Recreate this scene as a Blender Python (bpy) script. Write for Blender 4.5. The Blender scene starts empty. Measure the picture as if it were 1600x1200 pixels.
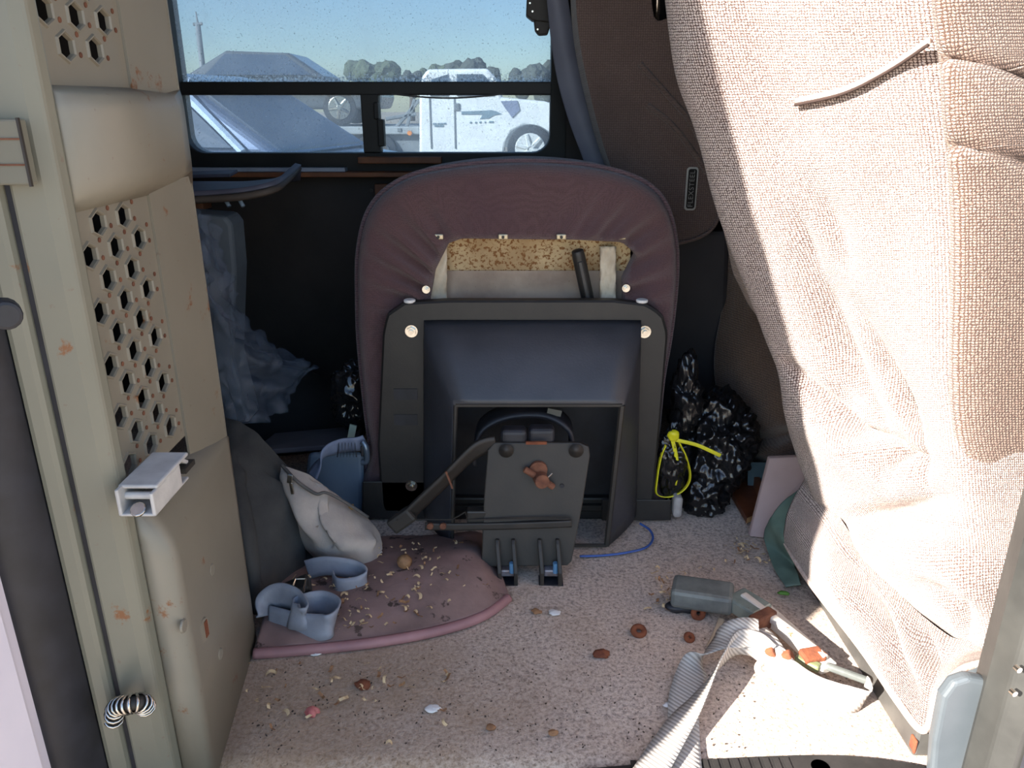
import bpy, bmesh, math, random
from mathutils import Vector, Matrix, noise, Euler

sc = bpy.context.scene
C = sc.collection
V = Vector
R = math.radians

# ------------------------------------------------------------------ camera
PITCH, FOC, CAMH = R(20), 1200.0, 0.80
cam = bpy.data.cameras.new('camera'); cam.sensor_width = 36; cam.lens = FOC / 1600 * 36
cam.clip_start = 0.02; cam.clip_end = 500
camo = bpy.data.objects.new('camera', cam); C.objects.link(camo)
camo.location = (0, 0, CAMH); camo.rotation_euler = (math.pi / 2 - PITCH, 0, 0)
sc.camera = camo

# ------------------------------------------------------------------ sky, sun, exposure
SUN_TRAVEL = V((0.70, 0.52, -0.46)).normalized()
world = bpy.data.worlds.new('sky'); sc.world = world; world.use_nodes = True
wn = world.node_tree.nodes; wl = world.node_tree.links
for n in list(wn): wn.remove(n)
sky = wn.new('ShaderNodeTexSky'); sky.sky_type = 'NISHITA'; sky.sun_disc = False
sky.sun_elevation = R(28); sky.sun_rotation = math.atan2(-SUN_TRAVEL.x, -SUN_TRAVEL.y)
sky.air_density = 1.0; sky.dust_density = 0.4; sky.ozone_density = 2.0
bg = wn.new('ShaderNodeBackground'); bg.inputs['Strength'].default_value = 0.15
wo = wn.new('ShaderNodeOutputWorld')
tint = wn.new('ShaderNodeMix'); tint.data_type = 'RGBA'; tint.blend_type = 'MULTIPLY'; tint.inputs[0].default_value = 1; tint.inputs[7].default_value = (.95, .95, .95, 1)
wl.new(sky.outputs[0], tint.inputs[6]); wl.new(tint.outputs[2], bg.inputs[0]); wl.new(bg.outputs[0], wo.inputs[0])
sl = bpy.data.lights.new('sun', 'SUN'); sl.energy = 8.5; sl.angle = R(0.6); sl.color = (1.0, 0.93, 0.85)
so = bpy.data.objects.new('sun', sl); C.objects.link(so)
so.rotation_euler = SUN_TRAVEL.to_track_quat('-Z', 'Y').to_euler()
sc.view_settings.view_transform = 'Standard'; sc.view_settings.look = 'None'
sc.view_settings.gamma = 1; sc.view_settings.use_curve_mapping = False
sc.view_settings.exposure = 1.58

# ------------------------------------------------------------------ measuring helpers (photo pixel -> metres)
cP, sP = math.cos(PITCH), math.sin(PITCH)
def ray(px, py):
    u = (px - 800) / FOC; v = (py - 600) / FOC
    return V((u, cP - v * sP, -sP - v * cP))
O0 = V((0, 0, CAMH))
def PY(px, py, Y): r = ray(px, py); return O0 + r * (Y / r.y)
def PX(px, py, X): r = ray(px, py); return O0 + r * (X / r.x)
def PZ(px, py, Z=0.0): r = ray(px, py); return O0 + r * ((Z - CAMH) / r.z)

# ------------------------------------------------------------------ materials
def srgb(r, g, b):
    f = lambda c: (c / 12.92 if c <= .04045 else ((c + .055) / 1.055) ** 2.4)
    return (f(r / 255), f(g / 255), f(b / 255), 1)
def newmat(name):
    m = bpy.data.materials.new(name); m.use_nodes = True
    nt = m.node_tree; b = nt.nodes['Principled BSDF']
    return m, nt, b
def tc(nt, scale=(1, 1, 1)):
    t = nt.nodes.new('ShaderNodeTexCoord'); mp = nt.nodes.new('ShaderNodeMapping')
    mp.inputs['Scale'].default_value = scale
    nt.links.new(t.outputs['Object'], mp.inputs[0]); return mp.outputs[0]
def tnoise(nt, co, scale, detail=4, rough=.55):
    n = nt.nodes.new('ShaderNodeTexNoise'); n.inputs['Scale'].default_value = scale
    n.inputs['Detail'].default_value = detail; n.inputs['Roughness'].default_value = rough
    nt.links.new(co, n.inputs['Vector']); return n.outputs['Fac']
def ramp(nt, fac, stops):
    r = nt.nodes.new('ShaderNodeValToRGB'); e = r.color_ramp.elements
    while len(e) > 1: e.remove(e[-1])
    for i, (p, c) in enumerate(stops):
        if i == 0: e[0].position = p; e[0].color = c
        else:
            k = e.new(p); k.color = c
    nt.links.new(fac, r.inputs[0]); return r.outputs[0]
def mixc(nt, fac, a, b, mode='MIX'):
    m = nt.nodes.new('ShaderNodeMix'); m.data_type = 'RGBA'; m.blend_type = mode
    for s, i in ((fac, 0), (a, 6), (b, 7)):
        if hasattr(s, 'is_linked') or hasattr(s, 'links'): nt.links.new(s, m.inputs[i])
        else: m.inputs[i].default_value = s
    return m.outputs[2]
def bump(nt, b, h, strength=.3, dist=.002):
    n = nt.nodes.new('ShaderNodeBump'); n.inputs['Strength'].default_value = strength
    n.inputs['Distance'].default_value = dist
    nt.links.new(h, n.inputs['Height']); nt.links.new(n.outputs[0], b.inputs['Normal'])
BW = ((0, 0, 0, 1), (1, 1, 1, 1))
def M(name, col, col2=None, scale=30, rough=.6, metal=0, bmp=0, bscale=None, spec=.5, speck=None, coat=0):
    """mottled surface: col <-> col2 by noise, optional (colour, scale, threshold) specks"""
    m, nt, b = newmat(name); co = tc(nt)
    col2 = col2 or tuple(c * .8 for c in col[:3]) + (1,)
    base = ramp(nt, tnoise(nt, co, scale), [(.35, col), (.68, col2)])
    if speck:
        scol, ss, th = speck
        f = ramp(nt, tnoise(nt, co, ss, 6, .65), [(th, BW[0]), (th + .04, BW[1])])
        base = mixc(nt, f, base, scol)
    nt.links.new(base, b.inputs['Base Color'])
    b.inputs['Roughness'].default_value = rough; b.inputs['Metallic'].default_value = metal
    b.inputs['Specular IOR Level'].default_value = spec; b.inputs['Coat Weight'].default_value = coat
    if bmp: bump(nt, b, tnoise(nt, co, bscale or scale * 4, 5), bmp)
    return m
def fabric(name, col, col2, thread=260, bmp=.8, dirt=None, tint=.5, pit=None, uv=False):
    """coarse woven upholstery: crossing waves with noise breaks"""
    m, nt, b = newmat(name); co = tc(nt); cw = co
    if uv: cw = nt.nodes.new('ShaderNodeTexCoord').outputs['UV']
    ws = []
    for d in (('X', 'Y', 'Y') if uv else ('Z', 'X', 'Y')):
        w = nt.nodes.new('ShaderNodeTexWave'); w.wave_type = 'BANDS'; w.bands_direction = d
        w.inputs['Scale'].default_value = thread / 6.283 ; w.inputs['Distortion'].default_value = 3.5
        w.inputs['Detail'].default_value = 2; w.inputs['Detail Scale'].default_value = 3
        nt.links.new(cw, w.inputs['Vector']); ws.append(w.outputs['Fac'])
    mu = nt.nodes.new('ShaderNodeMath'); mu.operation = 'MULTIPLY'
    nt.links.new(ws[0], mu.inputs[0])
    ad = nt.nodes.new('ShaderNodeMath'); ad.operation = 'MAXIMUM'
    nt.links.new(ws[1], ad.inputs[0]); nt.links.new(ws[2], ad.inputs[1]); nt.links.new(ad.outputs[0], mu.inputs[1])
    fine = tnoise(nt, cw, thread * 2.2, 3)
    su = nt.nodes.new('ShaderNodeMath'); su.operation = 'ADD'
    nt.links.new(mu.outputs[0], su.inputs[0]); nt.links.new(fine, su.inputs[1])
    base = ramp(nt, su.outputs[0], [(.45, col2), (.95, col)])
    big = tnoise(nt, co, 9, 4)
    base = mixc(nt, ramp(nt, big, [(.42, (0, 0, 0, 1)), (.75, (tint, tint, tint, 1))]), base, dirt or col2)
    if pit: base = mixc(nt, ramp(nt, su.outputs[0], [(.56, BW[1]), (.70, BW[0])]), base, pit)  # dark pits paint in the small shadows between threads
    nt.links.new(base, b.inputs['Base Color'])
    b.inputs['Roughness'].default_value = .95; b.inputs['Specular IOR Level'].default_value = .15
    b.inputs['Sheen Weight'].default_value = .25
    bump(nt, b, su.outputs[0], bmp, .002)
    return m
def rusty(name, paint, rough=.45, rust=(.30, .12, .04, 1), th=.62, scale=16):
    m, nt, b = newmat(name); co = tc(nt)
    base = ramp(nt, tnoise(nt, co, 7), [(.3, paint), (.75, tuple(c * .86 for c in paint[:3]) + (1,))])
    n1 = tnoise(nt, co, scale, 8, .7)
    f = ramp(nt, n1, [(th, BW[0]), (th + .05, BW[1])])
    base = mixc(nt, f, base, rust)
    d = ramp(nt, tnoise(nt, co, 90, 3), [(.68, BW[0]), (.74, (.5, .5, .5, 1))])
    base = mixc(nt, d, base, (.16, .10, .07, 1))
    nt.links.new(base, b.inputs['Base Color'])
    b.inputs['Roughness'].default_value = rough; bump(nt, b, n1, .08)
    return m

CREAM = rusty('cream_paint', srgb(134, 127, 112), .42, srgb(120, 76, 42), .635)
CREAM2 = rusty('cream_paint_jamb_shaded', srgb(120, 117, 102), .38, srgb(120, 76, 42), .64)  # same cream, toned darker to paint in the jamb's shade
WHITEP = M('white_body_paint', srgb(228, 218, 224), srgb(215, 206, 214), 6, .3, coat=.4)
RUBBER = M('black_rubber', srgb(40, 40, 46), srgb(28, 28, 32), 30, .55)
BLACKM = M('black_painted_steel', srgb(50, 45, 40), srgb(39, 36, 33), 14, .6, 0, .1, 200, speck=(srgb(110, 100, 92), 120, .72))
BLACKP = M('black_satin_metal', srgb(42, 39, 36), srgb(33, 31, 30), 20, .5, 0, .1, 300, speck=(srgb(96, 92, 90), 160, .74))
DARKIN = M('dark_trim', srgb(48, 44, 42), srgb(36, 33, 33), 10, .7, speck=(srgb(90, 86, 80), 260, .78))
BROWNP = M('dark_brown_panel', srgb(50, 44, 41), srgb(38, 34, 32), 8, .75, 0, .2, 90)
FRAME = M('window_frame_black', srgb(26, 27, 27), srgb(20, 20, 20), 20, .6)
WOODT = M('orange_wood_trim', srgb(120, 72, 40), srgb(92, 52, 30), 18, .6)
WOODD = M('dark_red_wood', srgb(112, 62, 34), srgb(84, 42, 22), 22, .5, 0, .2)
WOODL = M('cut_wood_end', srgb(196, 150, 100), srgb(160, 112, 70), 60, .8)
CHROME = M('bright_zinc', srgb(215, 210, 200), srgb(170, 165, 155), 40, .25, 1)
RUST = M('rusted_iron', srgb(128, 84, 62), srgb(92, 56, 42), 60, .85, .2, .4, 300)
RUSTY_BR = M('orange_rust', srgb(126, 70, 42), srgb(96, 50, 32), 60, .9, 0, .4, 300)
SHAV = M('wood_shaving', srgb(216, 188, 146), srgb(176, 140, 98), 40, .85)
SHELL = M('nut_shell', srgb(158, 116, 80), srgb(120, 82, 56), 40, .9)
PAPERW = M('white_paper', srgb(228, 224, 218), srgb(205, 200, 196), 30, .8)

# ------------------------------------------------------------------ mesh helpers
class MB:
    def __init__(s): s.v = []; s.f = []
    def add(s, vs, fs):
        o = len(s.v); s.v += [V(x) for x in vs]; s.f += [tuple(i + o for i in f) for f in fs]; return s
    def box(s, lo, hi, mat=None):
        x0, y0, z0 = lo; x1, y1, z1 = hi
        vs = [V(p) for p in ((x0, y0, z0), (x1, y0, z0), (x1, y1, z0), (x0, y1, z0), (x0, y0, z1), (x1, y0, z1), (x1, y1, z1), (x0, y1, z1))]
        if mat: vs = [mat @ p for p in vs]
        return s.add(vs, [(3, 2, 1, 0), (4, 5, 6, 7), (0, 1, 5, 4), (1, 2, 6, 5), (2, 3, 7, 6), (3, 0, 4, 7)])
    def cbox(s, c, size, rot=(0, 0, 0)):
        m = Matrix.Translation(V(c)) @ Euler(rot).to_matrix().to_4x4()
        h = V(size) / 2
        return s.box(-h, h, m)
    def hexa(s, p):     # 8 corners: bottom 4 ccw, top 4 ccw
        return s.add(p, [(3, 2, 1, 0), (4, 5, 6, 7), (0, 1, 5, 4), (1, 2, 6, 5), (2, 3, 7, 6), (3, 0, 4, 7)])
    def tube(s, pts, r, n=8, cap=True, flat=None):
        """swept round (or flattened) section"""
        pts = [V(p) for p in pts]; rings = []
        rs = r if isinstance(r, (list, tuple)) else [r] * len(pts)
        prev = None
        for i, p in enumerate(pts):
            t = (pts[min(i + 1, len(pts) - 1)] - pts[max(i - 1, 0)]).normalized()
            a = prev if prev is not None else (V((0, 0, 1)) if abs(t.z) < .9 else V((1, 0, 0)))
            a = (a - t * a.dot(t)).normalized(); prev = a; b = t.cross(a)
            rings.append([p + (a * math.cos(2 * math.pi * k / n) + b * math.sin(2 * math.pi * k / n)) * rs[i] for k in range(n)])
        o = 0; vs = [q for rg in rings for q in rg]; fs = []
        for i in range(len(pts) - 1):
            for k in range(n):
                fs.append((i * n + k, i * n + (k + 1) % n, (i + 1) * n + (k + 1) % n, (i + 1) * n + k))
        if cap: fs += [tuple(range(n - 1, -1, -1)), tuple((len(pts) - 1) * n + k for k in range(n))]
        return s.add(vs, fs)
    def cyl(s, c, axis, r, h, n=16, r2=None):
        axis = V(axis).normalized(); c = V(c)
        return s.tube([c - axis * h / 2, c + axis * h / 2], [r, r if r2 is None else r2], n)
    def prism(s, outline, d):
        """closed planar outline (Vectors) extruded by vector d"""
        n = len(outline); d = V(d)
        vs = [V(p) for p in outline] + [V(p) + d for p in outline]
        fs = [tuple(range(n)), tuple(range(2 * n - 1, n - 1, -1))]
        fs += [(i, i + n, (i + 1) % n + n, (i + 1) % n) for i in range(n)]
        return s.add(vs, fs)
    def grid(s, rows, closed_u=False):
        nr, nc = len(rows), len(rows[0]); vs = [p for r in rows for p in r]; fs = []
        for i in range(nr - 1):
            for j in range(nc if closed_u else nc - 1):
                j2 = (j + 1) % nc
                fs.append((i * nc + j, i * nc + j2, (i + 1) * nc + j2, (i + 1) * nc + j))
        return s.add(vs, fs)
    def build(s, name, mat, parent=None, smooth=False, bevel=0, seg=2, solid=0, subsurf=0):
        me = bpy.data.meshes.new(name); me.from_pydata([tuple(v) for v in s.v], [], s.f)
        bm = bmesh.new(); bm.from_mesh(me); bmesh.ops.recalc_face_normals(bm, faces=bm.faces)
        bm.to_mesh(me); bm.free()
        return link(name, me, mat, parent, smooth, bevel, seg, solid, subsurf)
def link(name, me, mat, parent=None, smooth=False, bevel=0, seg=2, solid=0, subsurf=0):
    if mat and not me.materials: me.materials.append(mat)
    o = bpy.data.objects.new(name, me); C.objects.link(o)
    if smooth:
        for p in me.polygons: p.use_smooth = True
    if solid:
        md = o.modifiers.new('solid', 'SOLIDIFY'); md.thickness = solid; md.offset = 0
    if bevel:
        md = o.modifiers.new('bevel', 'BEVEL'); md.width = bevel; md.segments = seg; md.limit_method = 'ANGLE'; md.angle_limit = R(35)
        md.harden_normals = False
    if subsurf:
        md = o.modifiers.new('sub', 'SUBSURF'); md.levels = subsurf; md.render_levels = subsurf
    if parent:
        o.parent = parent
        o.matrix_parent_inverse = Matrix.Translation(-parent.location) if parent.type == 'EMPTY' else Matrix.Identity(4)
    return o
def tag(o, label, cat, group=None, kind=None):
    o['label'] = label; o['category'] = cat
    if group: o['group'] = group
    if kind: o['kind'] = kind
    return o
def thing(name, label, cat, loc=(0, 0, 0), group=None):
    o = bpy.data.objects.new(name, None); C.objects.link(o); o.location = loc; o.empty_display_size = .05
    return tag(o, label, cat, group)
def struct(o): o['kind'] = 'structure'; return o
def catmull(p0, p1, p2, p3, t):
    return .5 * ((2 * p1) + (p2 - p0) * t + (2 * p0 - 5 * p1 + 4 * p2 - p3) * t * t + (3 * p1 - p0 - 3 * p2 + p3) * t ** 3)
def spline(pts, n, closed=False):
    pts = [V(p) for p in pts]; L = len(pts); out = []
    segs = L if closed else L - 1
    for k in range(n if closed else n + 1):
        x = k / n * segs; i = min(int(x), segs - 1); t = x - i
        g = (lambda j: pts[j % L]) if closed else (lambda j: pts[max(0, min(L - 1, j))])
        out.append(catmull(g(i - 1), g(i), g(i + 1), g(i + 2), t))
    return out
def patch_rows(rows, nu, nv):
    a = [spline(r, nu) for r in rows]
    cols = [spline([a[i][j] for i in range(len(a))], nv) for j in range(nu + 1)]
    return [[cols[j][i] for j in range(nu + 1)] for i in range(nv + 1)]
def fbm(p, sc_, seed=0, oct_=3):
    return noise.fractal(V(p) * sc_ + V((seed * 7.3, seed * 3.1, seed * 5.7)), 1.0, 2.0, oct_)
def wrinkle(rows, amp, scale, seed=0, stretch=(1, 1, 1), ridge=False):
    nr, nc = len(rows), len(rows[0]); out = []
    for i in range(nr):
        o = []
        for j in range(nc):
            p = rows[i][j]
            du = rows[i][min(j + 1, nc - 1)] - rows[i][max(j - 1, 0)]
            dv = rows[min(i + 1, nr - 1)][j] - rows[max(i - 1, 0)][j]
            n = du.cross(dv)
            n = n.normalized() if n.length > 1e-12 else V((0, -1, 0))
            q = V((p.x * stretch[0], p.y * stretch[1], p.z * stretch[2]))
            d = fbm(q, scale, seed)
            if ridge: d = 1 - 2 * abs(d)
            o.append(p + n * d * amp)
        out.append(o)
    return out
def grid_uv(o, rows):
    """thread directions follow the cloth: metres along and across the grid"""
    nr, nc = len(rows), len(rows[0]); us = [0]; vs = [0]; mi, mj = nr // 2, nc // 2
    for j in range(1, nc): us.append(us[-1] + (rows[mi][j] - rows[mi][j - 1]).length)
    for i in range(1, nr): vs.append(vs[-1] + (rows[i][mj] - rows[i - 1][mj]).length)
    lay = o.data.uv_layers.new(name='UVMap')
    for lp in o.data.loops:
        k = lp.vertex_index; lay.data[lp.index].uv = (us[k % nc], vs[k // nc])
    return o
def patch(name, rows, mat, parent=None, nu=40, nv=40, solid=.006, amp=0, scale=8, seed=0, stretch=(1, 1, 1), ridge=False):
    g = patch_rows(rows, nu, nv)
    if amp: g = wrinkle(g, amp, scale, seed, stretch, ridge)
    return MB().grid(g).build(name, mat, parent, True, solid=solid)
def strap(name, path, width_dir, w, mat, parent=None, n=60, thick=.0018):
    """flat webbing: path points with a width direction for each point"""
    P = spline(path, n); D = spline([V(d) for d in width_dir], n) if isinstance(width_dir, list) else [V(width_dir)] * (n + 1)
    rows = []
    for i, p in enumerate(P):
        t = (P[min(i + 1, n)] - P[max(i - 1, 0)]).normalized(); d = D[i] - t * D[i].dot(t)
        d = d.normalized() * w / 2
        rows.append([p + d * k for k in (-1, -.5, 0, .5, 1)])
    return MB().grid(rows).build(name, mat, parent, True, solid=thick)
def blob(name, c, rad, mat, parent=None, amp=.2, scale=6, seed=0, sub=4, ridge=True, squash=None, floor=None):
    bm = bmesh.new(); bmesh.ops.create_icosphere(bm, subdivisions=sub, radius=1)
    for v in bm.verts:
        d = v.co.normalized(); q = V((d.x * rad[0], d.y * rad[1], d.z * rad[2]))
        k = fbm(q, scale, seed, 4); k2 = fbm(q, scale * 2.7, seed + 9, 3)
        if ridge: k = .6 - 1.6 * abs(k) + .7 * (.4 - abs(k2)) + .30 * (.4 - abs(fbm(q, scale * 6.1, seed + 4, 2)))
        f = 1 + amp * k
        p = V(c) + q * f
        if floor is not None and p.z < floor: p.z = floor
        v.co = p
    me = bpy.data.meshes.new(name); bm.to_mesh(me); bm.free()
    return link(name, me, mat, parent, True)
def bolt(c, axis, r, parent, name='bolt', mat=None):
    a = V(axis).normalized(); c = V(c)
    b = MB().cyl(c + a * .0015, a, r * 1.35, .003, 16); b.cyl(c + a * .0055, a, r, .006, 6); b.cyl(c + a * .010, a, r * .55, .006, 10)
    return b.build(name, mat or CHROME, parent)

rnd = random.Random(4)
#@@STRUCTURE
# ================================================================== THE SETTING
GZ = -0.62
YW = 2.05           # inner face of the far side wall
# carpet floor
def carpet_mat():
    m, nt, b = newmat('mauve_beige_carpet'); co = tc(nt)
    n1 = tnoise(nt, co, 170, 4, .75)
    base = ramp(nt, n1, [(.33, srgb(124, 106, 94)), (.5, srgb(196, 174, 156)), (.66, srgb(220, 200, 182))])
    # old stains, strongest near the partition
    st = tnoise(nt, co, 5.5, 6, .65)
    g = nt.nodes.new('ShaderNodeTexGradient'); g.gradient_type = 'SPHERICAL'
    mp = nt.nodes.new('ShaderNodeMapping'); mp.inputs['Location'].default_value = (.62, -1.62, 0); mp.inputs['Scale'].default_value = (2.1, 1.9, 2)
    t = nt.nodes.new('ShaderNodeTexCoord'); nt.links.new(t.outputs['Object'], mp.inputs[0]); nt.links.new(mp.outputs[0], g.inputs[0])
    mm = nt.nodes.new('ShaderNodeMath'); mm.operation = 'MULTIPLY_ADD'; mm.inputs[1].default_value = .55
    nt.links.new(g.outputs['Fac'], mm.inputs[0]); nt.links.new(st, mm.inputs[2])
    f = ramp(nt, mm.outputs[0], [(.50, BW[0]), (.95, (.62, .62, .62, 1))])
    base = mixc(nt, f, base, srgb(156, 122, 84))
    sp = ramp(nt, tnoise(nt, co, 75, 5, .7), [(.665, BW[0]), (.70, BW[1])])
    base = mixc(nt, sp, base, srgb(82, 66, 54))
    sp2 = ramp(nt, tnoise(nt, co, 21, 6, .75), [(.70, BW[0]), (.76, (.8, .8, .8, 1))])
    base = mixc(nt, sp2, base, srgb(96, 72, 54))
    nt.links.new(base, b.inputs['Base Color']); b.inputs['Roughness'].default_value = 1; b.inputs['Specular IOR Level'].default_value = .1
    b.inputs['Sheen Weight'].default_value = .3
    bump(nt, b, n1, .9, .004); return m
CARPET = carpet_mat()
rows = []
for i in range(60):
    y = .757 + (YW + .04 - .757) * i / 59; r_ = []
    for j in range(120):
        x = -1.66 + 3.3 * j / 119
        r_.append(V((x, y, .004 * fbm((x, y, 0), 5, 2) - (.006 if i == 0 else 0) - .004)))
    rows.append(r_)
fl = struct(MB().grid(rows).build('floor', CARPET, None, True, solid=.006))
RIB = M('ribbed_black_rubber', srgb(40, 38, 37), srgb(28, 27, 26), 30, .6, 0, .2, 150, speck=(srgb(150, 130, 96), 60, .72))
th = MB().box((-1.68, .56, -.3), (1.68, .70, -.012)).box((-1.68, .70, -.06), (1.68, .764, -.009))
tro = struct(th.build('trim_1', RIB, None, bevel=.004))
arc_ = [PZ(x, y, .002) for x, y in ((900, 1203), (1000, 1194), (1100, 1187), (1200, 1182), (1290, 1180), (1360, 1184), (1420, 1193), (1470, 1205))]
MB().prism([V((arc_[0].x, .69, -.004))] + [V((p.x, p.y, -.004)) for p in spline(arc_, 40)] + [V((arc_[-1].x, .69, -.004))], (0, 0, .007)).build('scuff_plate', RIB, tro, bevel=.001)
for i in range(16):
    p = PZ(985 + i * 16, 1190, .003); MB().box((p.x, .695, .002), (p.x + .007, p.y + .001 + .0003 * i, .0046)).build('rib', RIB, tro)
MB().cyl((PZ(1280, 1197, 0).x, PZ(1280, 1197, 0).y - .004, 0), (0, 0, 1), .012, .006, 20).build('screw_cap', CHROME, tro)

# far side wall around the window opening
WX0, WX1, WZ0, WZ1 = -.842, .112, .655, 1.16
wb = MB()
wb.box((-1.7, YW, -.05), (WX0, YW + .06, 1.65)).box((WX1, YW, -.05), (1.7, YW + .06, 1.65))
wb.box((WX0, YW, -.05), (WX1, YW + .06, WZ0)).box((WX0, YW, WZ1), (WX1, YW + .06, 1.65))
struct(wb.build('wall_back', BROWNP))
struct(MB().box((-1.76, .56, -.05), (-1.7, YW + .06, 1.65)).build('wall_left', BROWNP))
struct(MB().box((1.7, .56, -.05), (1.76, YW + .06, 1.65)).build('wall_right', BROWNP))
struct(MB().box((-1.76, .56, 1.62), (1.76, YW + .06, 1.68)).build('ceiling', M('headliner', srgb(120, 112, 104), srgb(106, 98, 92), 20, .9)))
nw = MB().box((-1.7, .62, -.05), (-.50, .68, 1.62)).box((.60, .62, -.05), (1.7, .68, 1.62)).box((-.5, .62, 1.59), (.60, .68, 1.63))
nw.box((-1.76, .56, -.34), (1.76, .60, -.02))
struct(nw.build('wall_front', WHITEP))

# window: black frame with two sashes
def rrect(x0, x1, z0, z1, r, n=6):
    out = []
    for cx, cz, a0 in ((x1 - r, z0 + r, -90), (x1 - r, z1 - r, 0), (x0 + r, z1 - r, 90), (x0 + r, z0 + r, 180)):
        for k in range(n + 1):
            a = R(a0 + 90 * k / n); out.append((cx + r * math.cos(a), cz + r * math.sin(a)))
    return out
outer = rrect(-.872, .135, .628, 1.19, .05); inner = rrect(-.822, .096, .684, 1.14, .045)
n = len(outer); m_ = MB()
ys = [(outer, YW - .012), (inner, YW - .018), (inner, YW + .045), (outer, YW + .045)]
rws = [[V((p[0], y, p[1])) for p in o] for o, y in ys]
m_.grid(rws + [rws[0]], True)
win = struct(m_.build('window_1', FRAME, None, bevel=.003))
MB().box((-.825, YW - .006, .822), (.10, YW + .03, .853)).build('transom_bar', FRAME, win, bevel=.003)
sg = [V((-.30 + .28 * k / 12, YW - .004, .823 - .010 * math.sin(math.pi * k / 12))) for k in range(13)]
MB().grid([[p + V((0, 0, .004)) for p in sg], sg]).build('sagging_seal', RUBBER, win, solid=.006)
mu = MB().box((-.378, YW - .008, .684), (-.334, YW + .03, .825)).build('mullion', FRAME, win, bevel=.003)
MB().box((-.338, YW - .02, .70), (-.322, YW + .01, .765)).box((-.345, YW - .02, .765), (-.333, YW + .01, .805)).build('sash_latch', FRAME, mu, bevel=.003)

def glass_mat(name, haze, spat):
    m = bpy.data.materials.new(name); m.use_nodes = True; nt = m.node_tree
    for q in list(nt.nodes): nt.nodes.remove(q)
    out = nt.nodes.new('ShaderNodeOutputMaterial'); co = tc(nt)
    tr = nt.nodes.new('ShaderNodeBsdfTransparent'); tr.inputs[0].default_value = (.47, .53, .58, 1)
    df = nt.nodes.new('ShaderNodeBsdfTranslucent'); df.inputs[0].default_value = (.56, .62, .66, 1)
    dk = nt.nodes.new('ShaderNodeBsdfDiffuse'); dk.inputs[0].default_value = (.10, .11, .12, 1)
    cl = tnoise(nt, co, 9, 5); hz = ramp(nt, cl, [(.3, (haze * .75,) * 3 + (1,)), (.7, (haze * 1.2,) * 3 + (1,))])
    # dried spatter thickens towards the foot of the pane
    sx = nt.nodes.new('ShaderNodeSeparateXYZ'); nt.links.new(co, sx.inputs[0])
    mr = nt.nodes.new('ShaderNodeMapRange'); mr.inputs[1].default_value = .885; mr.inputs[2].default_value = .853
    nt.links.new(sx.outputs[2], mr.inputs[0])
    sp = tnoise(nt, co, 160, 4, .7)
    ad = nt.nodes.new('ShaderNodeMath'); ad.operation = 'MULTIPLY_ADD'; ad.inputs[1].default_value = spat
    nt.links.new(mr.outputs[0], ad.inputs[0]); nt.links.new(sp, ad.inputs[2])
    spw = ramp(nt, ad.outputs[0], [(.66, BW[0]), (.74, (.75, .75, .75, 1))])
    mx = nt.nodes.new('ShaderNodeMath'); mx.operation = 'MAXIMUM'
    nt.links.new(hz, mx.inputs[0]); nt.links.new(spw, mx.inputs[1])
    m1 = nt.nodes.new('ShaderNodeMixShader'); nt.links.new(mx.outputs[0], m1.inputs[0])
    nt.links.new(tr.outputs[0], m1.inputs[1]); nt.links.new(df.outputs[0], m1.inputs[2])
    dd = tnoise(nt, co, 230, 3, .6)
    ad2 = nt.nodes.new('ShaderNodeMath'); ad2.operation = 'MULTIPLY_ADD'; ad2.inputs[1].default_value = spat * .45
    nt.links.new(mr.outputs[0], ad2.inputs[0]); nt.links.new(dd, ad2.inputs[2])
    dots = ramp(nt, ad2.outputs[0], [(.645, BW[0]), (.70, (.55, .55, .55, 1))])
    m2 = nt.nodes.new('ShaderNodeMixShader'); nt.links.new(dots, m2.inputs[0])
    nt.links.new(m1.outputs[0], m2.inputs[1]); nt.links.new(dk.outputs[0], m2.inputs[2])
    nt.links.new(m2.outputs[0], out.inputs[0]); return m
G1 = glass_mat('dirty_glass_upper', .21, .22); G2 = glass_mat('dirty_glass_lower', .20, .0)
MB().box((-.83, YW + .012, .845), (.104, YW + .015, 1.15)).build('glass_pane', G1, win)
MB().box((-.83, YW + .012, .675), (-.35, YW + .015, .83)).build('glass_pane', G2, win)
MB().box((-.36, YW + .018, .675), (.104, YW + .021, .83)).build('glass_pane', G2, win)

# wooden sill and grey rail below the window
sill = MB().box((-1.2, YW - .06, .628), (.16, YW - .002, .640)).build('trim_2', WOODT, None, bevel=.002); struct(sill)
MB().box((-1.0, YW - .05, .641), (-.42, YW - .02, .650)).build('rail', M('grey_strip', srgb(150, 160, 175), None, 20, .5), sill)
MB().cbox((PY(625, 243, YW - .03).x, YW - .03, .668), (.21, .03, .016)).build('sill_block', WOODT, sill, bevel=.002)
wb2 = tag(MB().box((PY(570, 0, YW).x, YW - .02, .55), (PY(602, 0, YW).x + .05, YW, .608)).build('wood_bracket', WOODT, None, bevel=.002),
    'orange wooden block screwed to the dark wall beside the tipped seat', 'bracket')
MB().cyl((PY(580, 297, YW - .02).x, YW - .021, .592), (0, 1, 0), .004, .004, 10).build('screw', BLACKM, wb2)

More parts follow.
